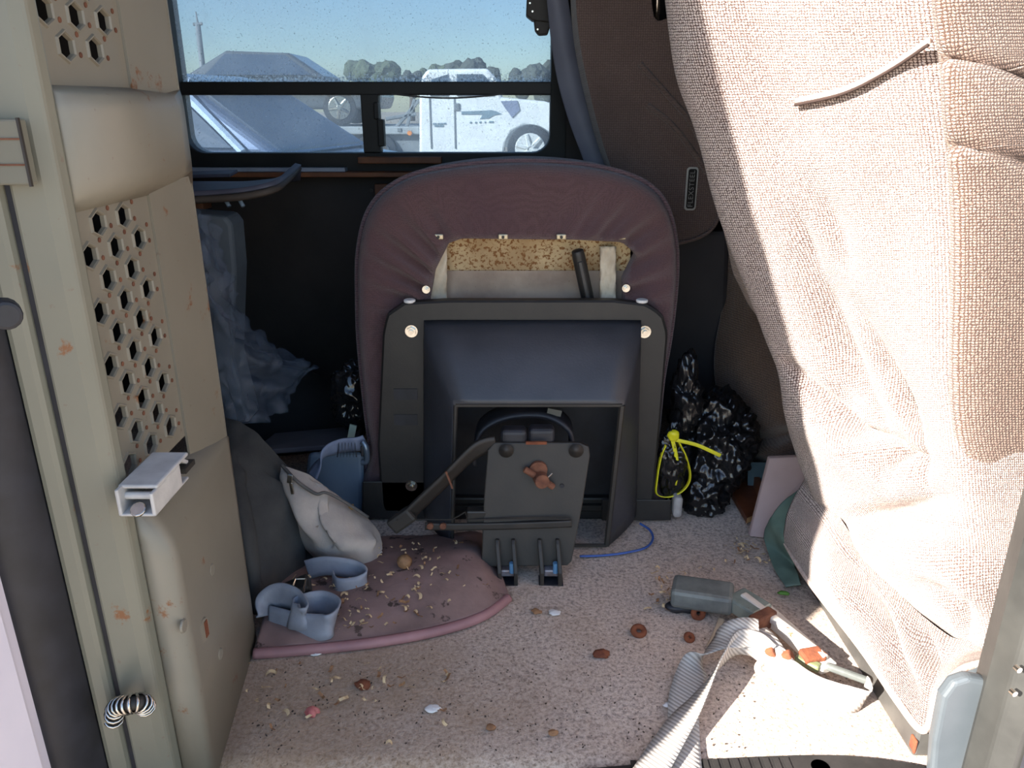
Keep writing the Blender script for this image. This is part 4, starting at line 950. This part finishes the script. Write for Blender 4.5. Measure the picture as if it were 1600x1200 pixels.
zp = [PY(x, y, Y) for x, y, Y in ((440, 726, 1.235), (462, 750, 1.205), (482, 765, 1.20), (496, 772, 1.195), (510, 770, 1.20), (540, 785, 1.215), (575, 808, 1.24))]
MB().tube(spline(zp, 40), .003, 6).build('zip', M('zip_tape', srgb(96, 92, 88), None, 30, .7), pk, True)
zpull = PY(453, 748, 1.195); MB().cbox(zpull, (.009, .005, .016), (0, R(10), 0)).cbox(zpull + V((.002, -.002, -.018)), (.006, .003, .022), (0, R(-4), 0)).build('zip_pull', CHROME, pk, bevel=.001)
MB().cbox(PY(549, 792, 1.235), (.009, .005, .010)).build('zip_stop', M('brass', srgb(190, 160, 110), None, 30, .35, .8), pk, bevel=.001)

GBELT = M('silver_grey_belt', srgb(150, 152, 160), srgb(126, 128, 136), 20, .5, 0, .15, 300)
gb = thing('belt_loops', 'silver grey belt coiled in loops with black buckle, before the duffel', 'belt', PZ(480, 960))
strap('belt', [PZ(415, 962, .03), PZ(420, 940, .05), PZ(440, 930, .06), PZ(468, 942, .055), PZ(476, 962, .05), PZ(455, 962, .045), PZ(462, 950, .045), PZ(500, 942, .045), PZ(526, 955, .045), PZ(512, 978, .04), PZ(470, 978, .03), PZ(420, 966, .025)],
      [V((0, .2, 1))] * 4 + [V((.3, .2, 1))] * 8, .042, GBELT, gb, 120, .003)
strap('belt', [PZ(480, 890, .04), PZ(510, 884, .05), PZ(555, 890, .045), PZ(572, 903, .04), PZ(560, 915, .035), PZ(528, 918, .035), PZ(520, 905, .035)], [V((0, .2, 1))] * 7, .034, GBELT, gb, 80, .003)
bkl = MB().cbox(PZ(462, 920, .06), (.05, .03, .02), (R(20), R(-20), R(10))).build('buckle', BLACKP, gb, bevel=.004)
MB().tube([PZ(458, 915, .08), PZ(462, 905, .085), PZ(478, 905, .085), PZ(474, 925, .08)], .002, 6).build('buckle_bar', CHROME, bkl)

# blue bin and hooked webbing
tag(MB().hexa([PY(470, 830, 1.40), PY(569, 830, 1.40), PY(569, 830, 1.50), PY(470, 830, 1.50), PY(482, 706, 1.42), PY(569, 706, 1.42), PY(569, 706, 1.50), PY(482, 706, 1.50)]).build('storage_bin', M('slate_blue_plastic', srgb(112, 126, 140), srgb(98, 112, 128), 8, .45), None, bevel=.012, seg=3),
    'slate blue plastic bin between the duffel bag and the tipped seat', 'bin')
hw = thing('webbing_strap', 'pale blue webbing strap with dark zigzag stitching draped on the bin', 'strap', PY(530, 740, 1.38))
WEB2 = M('pale_blue_webbing', srgb(142, 148, 166), srgb(120, 126, 146), 20, .8, 0, .2, 300)
spth = [PY(x, y, Y) for x, y, Y in ((488, 744, 1.36), (500, 722, 1.37), (515, 704, 1.375), (535, 696, 1.38), (558, 694, 1.38), (572, 690, 1.38))]
strap('webbing', spth, [V((.75, -.2, .5)), V((.6, -.2, .7)), V((.3, -.2, .9)), V((.1, -.2, 1)), V((.0, -.2, 1)), V((0, -.2, 1))], .032, WEB2, hw, 50, .003)
zz = []
for k in range(13):
    x = 527 + 2.5 * k; zz.append(PY(x, 692 if k % 2 else 714, 1.374) )
MB().tube(zz, .0012, 5).build('stitching', RUBBER, hw)
MB().tube(spline([PY(566, 690, 1.372), PY(572, 700, 1.368), PY(573, 720, 1.37), PY(565, 722, 1.372)], 16), .006, 8).build('hook', M('steel_blue', srgb(120, 134, 150), None, 20, .3, .6), hw, True)
MB().cbox(PY(566, 705, 1.366), (.006, .006, .022)).build('hook_latch', RUBBER, hw, bevel=.002)
tag(MB().cbox(PY(550, 675, 1.45), (.014, .004, .032), (0, R(14), 0)).build('pale_tag', M('pale_green_card', srgb(190, 196, 170), None, 20, .7), None), 'small pale green card tag above the webbing hook', 'tag')

PLASTC = M('black_liner_left', srgb(30, 30, 31), srgb(18, 18, 20), 20, .2, 0, .4, 60, spec=.7)
tag(blob('trash_bag', PY(556, 615, 1.55), (.045, .06, .075), PLASTC, None, .3, 14, 12, 5), 'crumpled black plastic bag squeezed behind the seat, left of it', 'bag')
# clear plastic sheeting over a slate grey case
def sheet_mat():
    m = bpy.data.materials.new('clear_polythene'); m.use_nodes = True; nt = m.node_tree; b = nt.nodes['Principled BSDF']
    b.inputs['Base Color'].default_value = srgb(120, 134, 156); b.inputs['Roughness'].default_value = .12; b.inputs['Alpha'].default_value = .14
    b.inputs['Specular IOR Level'].default_value = 1.0
    co = tc(nt); bump(nt, b, tnoise(nt, co, 30, 5, .7), .8, .01); return m
POLY = sheet_mat()
rows = [[PY(x, y, Y) for x, y, Y in r_] for r_ in (
    ((280, 322, 1.45), (310, 325, 1.42), (330, 335, 1.44), (345, 350, 1.50)), ((285, 400, 1.42), (315, 400, 1.36), (340, 410, 1.40), (362, 420, 1.5)),
    ((290, 470, 1.42), (325, 480, 1.38), (360, 490, 1.42), (400, 520, 1.55)), ((300, 540, 1.40), (350, 550, 1.38), (420, 560, 1.45), (500, 568, 1.6)),
    ((320, 610, 1.36), (365, 620, 1.34), (420, 620, 1.42), (490, 590, 1.58)), ((335, 650, 1.34), (375, 662, 1.33), (405, 662, 1.38), (450, 640, 1.5)))]
tag(patch('plastic_sheet', rows, POLY, None, 60, 80, .001, .022, 16, 3, (1, 1, 1), True), 'crumpled clear plastic sheet hanging behind the cream partition', 'plastic sheet')
CASE = M('slate_case', srgb(88, 96, 102), srgb(74, 82, 90), 10, .7)
tag(MB().prism([PY(x, y, 1.56) for x, y in ((270, 332), (352, 338), (362, 352), (368, 420), (364, 560), (390, 660), (280, 680))], (0, .08, 0)).build('hanging_case', CASE, None, bevel=.008), 'slate grey upright case wrapped by the clear plastic sheet', 'case')
tag(blob('dark_blanket', PY(440, 690, 1.82), (.22, .14, .20), M('black_blanket', srgb(34, 35, 36), srgb(26, 27, 28), 10, .9), None, .10, 4, 4, 4, False, floor=.003), 'dark blanket heaped against the wall beside the duffel', 'blanket')
tag(MB().hexa([PY(395, 712, 1.47), PY(560, 700, 1.50), PY(566, 672, 1.62), PY(430, 684, 1.62)] + [PY(395, 712, 1.47) + V((0, 0, .012)), PY(560, 700, 1.50) + V((0, 0, .012)), PY(566, 672, 1.62) + V((0, 0, .012)), PY(430, 684, 1.62) + V((0, 0, .012))]).build('flat_panel', M('mauve_grey_board', srgb(92, 88, 92), None, 10, .8), None, bevel=.003),
    'flat mauve grey panel lying across behind the duffel bag', 'panel')

# folding shelf under the window
sh = thing('folding_shelf', 'dark blue grey curved shelf board on wooden block under the window', 'shelf', PY(350, 290, 1.75))
SHB = M('blue_grey_laminate', srgb(92, 92, 106), srgb(78, 78, 92), 10, .6)
tp = [(270, 288, 1.80), (330, 284, 1.80), (380, 276, 1.80), (410, 262, 1.84), (440, 256, 1.90), (464, 253, 1.95)]
bt = [(270, 306, 1.62), (330, 303, 1.62), (385, 298, 1.62), (428, 288, 1.64), (448, 274, 1.74), (466, 256, 1.90)]
r1 = [PY(*q) for q in tp]; r2 = [PY(*q) for q in bt]
for p in r1: p.z = .625 + .004
g = patch_rows([r1, [a.lerp(b, .5) for a, b in zip(r1, r2)], r2], 40, 10)
MB().grid(g).build('board', SHB, sh, True, solid=.014)
MB().tube(spline([p + V((0, -.002, -.010)) for p in r2], 40), .008, 6).build('board_edge', M('brown_edge', srgb(84, 74, 66), None, 20, .7), sh, True)
MB().hexa([PY(280, 279, 1.86), PY(360, 277, 1.84), PY(372, 270, 1.9), PY(280, 274, 1.92)] + [PY(280, 279, 1.86) + V((0, 0, .008)), PY(360, 277, 1.84) + V((0, 0, .008)), PY(372, 270, 1.9) + V((0, 0, .008)), PY(280, 274, 1.92) + V((0, 0, .008))]).build('second_leaf', SHB, sh, bevel=.002)
MB().cbox(PY(298, 318, 1.66), (.07, .05, .022)).build('wood_block', WOODT, sh, bevel=.002)
for x in (350, 372):
    MB().tube([PY(x, 304, 1.66), PY(x + 2, 312, 1.65), PY(x + 8, 322, 1.64)], .0045, 8).build('peg', M('blue_peg', srgb(130, 150, 170), None, 20, .4), sh, True)

# ================================================================== LITTER
def curl(seed):
    r = random.Random(seed); L_ = r.uniform(.006, .014); w = r.uniform(.0018, .0035); k = r.uniform(-2.2, 2.2); rows_ = []
    for i in range(7):
        t = i / 6 - .5; x = math.sin(t * k) / k * L_ if abs(k) > .1 else t * L_
        y = (1 - math.cos(t * k)) / k * L_ if abs(k) > .1 else 0
        z = .0012 + .0025 * abs(math.sin(t * 3 + seed))
        rows_.append([V((x, y - w / 2, z)), V((x, y + w / 2, z + .0008))])
    me = bpy.data.meshes.new('wood_shaving')
    mb = MB().grid(rows_); me.from_pydata([tuple(v) for v in mb.v], [], mb.f); me.materials.append(SHAV if seed % 3 else SHELL); return me
curls = [curl(i) for i in range(9)]
def mat_z(px, py):
    """height of the mauve mat under this photo point (0 when off it)"""
    return .0
def scatter(n, region, zf, label, group, seed):
    r = random.Random(seed)
    for i in range(n):
        px, py = region(r); p = PZ(px, py, zf(px, py))
        o = bpy.data.objects.new('wood_shaving', curls[r.randrange(9)]); C.objects.link(o)
        o.location = p; o.rotation_euler = (r.uniform(-.3, .3), r.uniform(-.3, .3), r.uniform(0, 6.28)); s_ = r.uniform(.8, 1.5); o.scale = (s_, s_, s_)
        tag(o, label, 'wood shaving', group)
def lerp(a, b, t): return a + (b - a) * t
def matreg(r):
    t = r.betavariate(1.6, 1.9); x = lerp(430, 770, t); yb = 995 - 60 * max(0, (x - 560) / 220) ** 1.3 - 10; yt = yb - 95 + 10 * t
    return x, lerp(yt, yb, r.random() ** .8)
def matz(px, py):
    yb = 1000 - 62 * max(0, (px - 560) / 220) ** 1.3
    k = max(0, min(1, (yb - py) / 85)); return .018 + k * (.006 + .030 * max(0, min(1, (px - 420) / 290)))
scatter(105, matreg, matz, 'tiny curled wood shaving lying on the mauve mat', 'shavings on the mauve mat', 11)
scatter(34, lambda r: (r.gauss(1035, 14) if r.random() < .6 else r.uniform(1030, 1130), r.gauss(925, 22)), lambda x, y: .004, 'tiny curled wood shaving around the buckle sleeve hole', 'shavings around the buckle sleeve', 12)
scatter(46, lambda r: (r.uniform(1130, 1240), r.gauss(862, 14)), lambda x, y: .004, 'tiny wood crumb on carpet below the leaning pink board', 'crumbs below the leaning board', 13)
scatter(40, lambda r: (r.uniform(385, 700), r.triangular(1015, 1190, 1050)), lambda x, y: .003, 'tiny wood shaving on carpet between partition and mat', 'shavings on the carpet', 14)
scatter(24, lambda r: (r.uniform(590, 720), r.uniform(850, 885)), lambda x, y: .038, 'tiny wood shaving beside the round brown walnut', 'shavings beside the walnut', 15)
mbd = MB(); r = random.Random(21)
for i in range(420):
    x = r.uniform(350, 1180); y = r.triangular(930, 1195, 1120); p = PZ(x, y, .0)
    if p.x > -.36 and not (x < 800 and y < 1015):
        s_ = r.uniform(.0006, .0014); mbd.cbox(p + V((0, 0, .001)), (s_ * 2, s_, s_), (0, 0, r.uniform(0, 3)))
cr = mbd.build('dark_crumbs', M('dark_crumb', srgb(70, 56, 46), None, 40, .9)); tag(cr, 'fine dark crumbs scattered over the beige carpet', 'crumbs', kind='stuff')
# ================================================================== OUTSIDE THE WINDOW
ASPH = M('asphalt', srgb(170, 158, 142), srgb(152, 140, 126), 3, .9, 0, .3, 200)
struct(MB().box((-120, -120, GZ - .2), (120, 160, GZ)).build('ground', ASPH))
GLS = M('car_glass', srgb(64, 76, 92), srgb(58, 70, 86), 3, .12, 0, spec=.8)
TYRE = M('tyre', srgb(52, 52, 54), None, 20, .85)
def wheel(parent, c, r, w, axis=(0, 1, 0), rim=None, spokes=5):
    c = V(c); ax = V(axis).normalized()
    t = MB().cyl(c, ax, r, w, 32).build('tyre', TYRE, parent, True, .03)
    rimo = MB().cyl(c - ax * (w / 2), ax, r * .66, .03, 28).build('rim', rim or CHROME, t, bevel=.01)
    u = ax.orthogonal().normalized(); v = ax.cross(u)
    for k in range(spokes):
        a = 2 * math.pi * k / spokes; d_ = u * math.cos(a) + v * math.sin(a)
        MB().tube([c - ax * (w / 2 + .03) + d_ * r * .1, c - ax * (w / 2 + .025) + d_ * r * .62], [r * .11, r * .08], 6).build('spoke', rim or CHROME, t)
    MB().cyl(c - ax * (w / 2 + .03), ax, r * .14, .05, 12).build('hub', rim or CHROME, t)
    return t
def car(name, label, loc, rz, L_, W_, belt, roof, mat, prof_lo, prof_hi, wr, wheels, cat='car', group=None):
    """prof_lo: lower body side profile (x,z); prof_hi: glasshouse profile; x forward"""
    t = thing(name, label, cat, (0, 0, 0), group)
    def P3(lst, y): return [V((x, y, z)) for x, z in lst]
    body = MB().prism(P3(prof_lo, -W_ / 2), (0, W_, 0)).build('body', mat, t, bevel=.07, seg=3)
    inset = .14; n = len(prof_hi); cx = sum(p[0] for p in prof_hi) / n
    lo_z = min(p[1] for p in prof_hi); hi_z = max(p[1] for p in prof_hi)
    def ins(z): return inset * (z - lo_z) / (hi_z - lo_z)
    a = [V((x, -W_ / 2 + .02 + ins(z), z)) for x, z in prof_hi]; b = [V((x, W_ / 2 - .02 - ins(z), z)) for x, z in prof_hi]
    mb = MB().add(a + b, [tuple(range(n)), tuple(range(2 * n - 1, n - 1, -1))] + [(i, i + n, (i + 1) % n + n, (i + 1) % n) for i in range(n)])
    mb.build('cabin', mat, t, bevel=.05, seg=3)
    kids = [(wx, sy) for wx in wheels for sy in (-1, 1)]
    for wx, sy in kids: wheel(t, (wx, sy * (W_ / 2 - .10), wr), wr, .22, (0, -sy, 0) if False else (0, 1 if sy < 0 else -1, 0))
    t.location = loc; t.rotation_euler = (0, 0, rz)
    for ch in t.children: ch.matrix_parent_inverse = Matrix.Identity(4)
    return t
def addpart(t, name, vs, fs, mat, solid=.02):
    me = bpy.data.meshes.new(name); me.from_pydata([tuple(v) for v in vs], [], fs)
    o = link(name, me, mat, None, solid=solid); o.parent = t; o.matrix_parent_inverse = Matrix.Identity(4); return o

# dark grey-blue SUV parked alongside, three-quarter view, nose towards the right
SUVP = M('grey_blue_car_paint', srgb(110, 122, 146), srgb(98, 110, 136), 2, .22, .3, coat=.6)
suv = car('parked_suv', 'grey blue car parked close beyond the window on the left', (-2.97, 7.6, GZ), R(-13), 4.8, 1.9, 1.05, 1.75, SUVP,
    [(-2.4, .35), (2.3, .35), (2.4, .60), (2.3, .88), (1.2, 1.04), (-2.3, 1.06), (-2.4, .8)], [(1.35, 1.03), (.45, 1.60), (.1, 1.68), (-1.6, 1.70), (-2.2, 1.60), (-2.35, 1.05)], .36, (1.45, -1.45))
h_ = .95
addpart(suv, 'windscreen', [(1.30, -.80, 1.06), (.52, -.68, 1.565), (.52, .68, 1.565), (1.30, .80, 1.06)], [(0, 1, 2, 3)], GLS)
addpart(suv, 'side_window', [(.95, -.945, 1.09), (.40, -.845, 1.54), (-.15, -.83, 1.585), (-.15, -.945, 1.09)], [(0, 1, 2, 3)], GLS)
addpart(suv, 'side_window', [(-.27, -.945, 1.09), (-.27, -.83, 1.585), (-1.3, -.83, 1.59), (-1.3, -.945, 1.09)], [(0, 1, 2, 3)], GLS)
PALE = M('pale_trim_highlight', srgb(190, 206, 226), None, 4, .3)
for q in (((1.05, -.955, 1.06), (.46, -.85, 1.57)), ((-.21, -.955, 1.08), (-.21, -.84, 1.60))):
    mb = MB().tube([V(q[0]), V(q[1])], .035, 6); addpart(suv, 'pillar_trim', mb.v, mb.f, PALE, 0)
mb = MB().tube([V((.46, -.66, 1.60)), V((.10, -.70, 1.685)), V((-1.6, -.70, 1.71))], .03, 6); addpart(suv, 'roof_rail_highlight', mb.v, mb.f, PALE, 0)  # pale rail stands in for the sunlit highlight along the roof edge

# white tow truck facing right, with flatbed
YT = 15.5
T = lambda x, y, Y=YT: PY(x, y, Y)
TWH = M('white_truck_paint', srgb(238, 238, 234), srgb(228, 228, 226), 3, .3, coat=.4)
TGR = M('truck_grey', srgb(122, 126, 128), srgb(104, 108, 110), 6, .6)
tt = thing('tow_truck', 'white flatbed tow truck with grey door decals, facing right, across the lot', 'truck', (T(760, 225).x, YT, GZ))
cabo = [T(x, y) for x, y in ((655, 250), (655, 150), (659, 120), (668, 108), (762, 107), (774, 120), (784, 152), (850, 158), (900, 170), (905, 215), (900, 240), (862, 238), (856, 212), (842, 200), (820, 196), (800, 206), (790, 225), (788, 240))]
MB().prism(cabo, (0, 2.1, 0)).build('cab', TWH, tt, bevel=.05, seg=2)
for name, q in (('side_window', ((672, 150), (674, 124), (700, 116), (700, 150))), ('side_window', ((714, 150), (714, 116), (754, 116), (764, 126), (772, 150)))):
    MB().prism([T(x, y, YT - .02) for x, y in q], (0, .03, 0)).build(name, GLS, tt)
for x in (666, 706):
    MB().box((T(x, 0).x - .012, YT - .015, T(0, 232).z), (T(x, 0).x + .012, YT, T(0, 152).z)).build('door_seam', TGR, tt)
DEC = M('decal_grey', srgb(120, 140, 150), None, 10, .6)
MB().prism([T(x, y, YT - .012) for x, y in ((721, 174), (752, 173), (768, 172), (776, 174), (784, 178), (772, 180), (764, 185), (750, 186), (754, 179), (721, 179))], (0, .01, 0)).build('decal', DEC, tt)
MB().prism([T(x, y, YT - .03) for x, y in ((709, 162), (718, 161), (718, 173), (709, 173))], (0, .03, 0)).build('mirror', TGR, tt, bevel=.02)
for (x0, x1, y) in ((676, 682, 193.5), (684, 692, 193.5), (693, 697, 193), (679, 686, 197), (687, 693, 197), (734, 737, 191.5), (742, 745, 191.5), (749, 752, 191), (757, 759, 191), (764, 771, 190.5)):
    a, b = T(x0, y, YT - .01), T(x1, y, YT - .01); MB().box((a.x, YT - .012, a.z - .015), (b.x, YT, a.z + .015)).build('door_lettering', DEC, tt)
MB().prism([T(x, y, YT - .02) for x, y in ((782, 158), (808, 157), (812, 172), (800, 184), (790, 170))], (0, .03, 0)).build('fender_shade', M('shadow_blue', srgb(130, 136, 160), None, 6, .5), tt)  # blue-grey patch painted as shade on the white fender
arch = [T(828 + 40 * math.cos(a), 230 - 36 * math.sin(a), YT - .015) for a in [math.pi * k / 16 for k in range(17)]]
MB().prism(arch, (0, .02, 0)).build('wheel_arch', TGR, tt)
wheel(tt, T(828, 232, YT + .05), .44, .28, (0, 1, 0), M('bright_rim', srgb(235, 235, 230), None, 10, .3, .2), 6)
MB().prism([T(x, y, YT + .1) for x, y in ((470, 198), (655, 198), (655, 210), (640, 210), (470, 210))], (0, 2.3, 0)).build('flatbed_deck', M('deck_grey', srgb(160, 164, 164), None, 5, .6), tt, bevel=.02)
MB().prism([T(x, y, YT + .25) for x, y in ((470, 209), (690, 209), (690, 238), (470, 238))], (0, 1.9, 0)).build('chassis', TGR, tt)
for x in (610, 510): MB().box((T(x, 0).x, YT + .08, T(0, 203).z - .03), (T(x + 6, 0).x, YT + .1, T(0, 203).z + .03)).build('marker_lamp', TGR, tt)
MB().cyl(T(640, 208, YT + .08), (0, 1, 0), .045, .03, 12).build('amber_lamp', M('amber', srgb(230, 140, 60), None, 10, .4), tt)
for q in (((620, 198), (655, 156)), ((603, 186), (650, 178)), ((636, 197), (648, 155))):
    MB().tube([T(*q[0], YT + .3), T(*q[1], YT + .3)], .035, 6).build('headboard_bar', TGR, tt)
for x in (500, 590):
    wheel(tt, T(x, 240, YT + .3), .42, .3)

# car carried on the flatbed
DK = M('dark_car_paint', srgb(96, 100, 104), srgb(84, 88, 92), 2, .3, .2)
dz = T(540, 197).z
cc = car('carried_car', 'dark grey car with bright five spoke wheel loaded on the tow truck bed', (T(525, 180).x - 1.25, YT + 1.25, dz), 0, 4.2, 1.75, .9, 1.4, DK,
    [(-2.0, .3), (2.0, .3), (2.1, .55), (1.9, .75), (.9, .86), (-1.9, .88), (-2.05, .6)], [(1.0, .86), (.3, 1.32), (-.9, 1.36), (-1.7, .9)], .33, (1.25, -1.25))
addpart(cc, 'windscreen', [(.95, -.72, .9), (.33, -.62, 1.30), (.33, .62, 1.30), (.95, .72, .9)], [(0, 1, 2, 3)], GLS)
addpart(cc, 'side_window', [(.75, -.86, .92), (.25, -.75, 1.28), (-.9, -.75, 1.30), (-1.3, -.86, .92)], [(0, 1, 2, 3)], GLS)

# trees along the far side and one lamp pole
def leafmat(n, c, c2): return M(n, c, c2, 1.2, .9, 0, 1.0, 3)
LM = [leafmat('hazy_olive_leaves', srgb(84, 92, 68), srgb(64, 72, 54)), leafmat('hazy_grey_leaves', srgb(78, 82, 74), srgb(62, 66, 60))]
TRUNK = M('bark', srgb(96, 84, 72), None, 5, .9)
for i, (px, top_, w, Y, k, lab) in enumerate(((575, 84, 3.4, 60, 0, 'olive tree beyond the parked car, left of the truck cab'), (640, 98, 2.2, 74, 1, 'small grey green tree just left of the truck cab'),
        (690, 84, 3.6, 92, 0, 'grey olive tree rising above the truck cab roof'), (745, 84, 3.8, 66, 1, 'broad grey green tree behind the front of truck cab'), (815, 98, 3.2, 82, 1, 'low grey tree right of the truck cab'), (858, 92, 3.2, 58, 1, 'grey green tree at the right edge of the window'))):
    p = PY(px, top_, Y); t = thing('tree', lab, 'tree', (p.x, Y, GZ), 'trees across the lot')
    H_ = p.z - GZ; r = random.Random(i)
    MB().tube([V((p.x, Y, GZ)), V((p.x + .1, Y, GZ + H_ * .4)), V((p.x, Y, GZ + H_ * .75))], [.3, .22, .1], 8).build('trunk', TRUNK, t, True)
    bmm = bmesh.new()
    for q in range(14):
        a = r.uniform(0, 6.28); rr = r.uniform(0, w * .55); c_ = V((p.x + math.cos(a) * rr, Y + math.sin(a) * rr, GZ + H_ * r.uniform(.45, .80)))
        rad = r.uniform(.22, .38) * w * .7
        if c_.z + rad > p.z: c_.z = p.z - rad
        ret = bmesh.ops.create_icosphere(bmm, subdivisions=3, radius=rad, matrix=Matrix.Translation(c_))
        for v in ret['verts']:
            d_ = (v.co - c_); v.co = c_ + d_ * (1 + .28 * noise.noise(v.co * 1.7) + .16 * noise.noise(v.co * 4.5))
    me = bpy.data.meshes.new('crown'); bmm.to_mesh(me); bmm.free(); link('crown', me, LM[k], t)
po_ = thing('lamp_pole', 'thin grey pole with short crossarm above the parked car', 'pole', (PY(310, 80, 22).x, 22, GZ))
pb = PY(311, 80, 22); MB().tube([V((pb.x, 22, GZ)), PY(309, 38, 22)], [.10, .07], 8).build('shaft', TGR, po_, True)
MB().tube([PY(309, 38, 22), PY(306, 18, 22)], [.03, .015], 6).build('finial', TGR, po_)
MB().tube([PY(302, 38, 22), PY(316, 37, 22)], .04, 6).build('crossarm', TGR, po_)
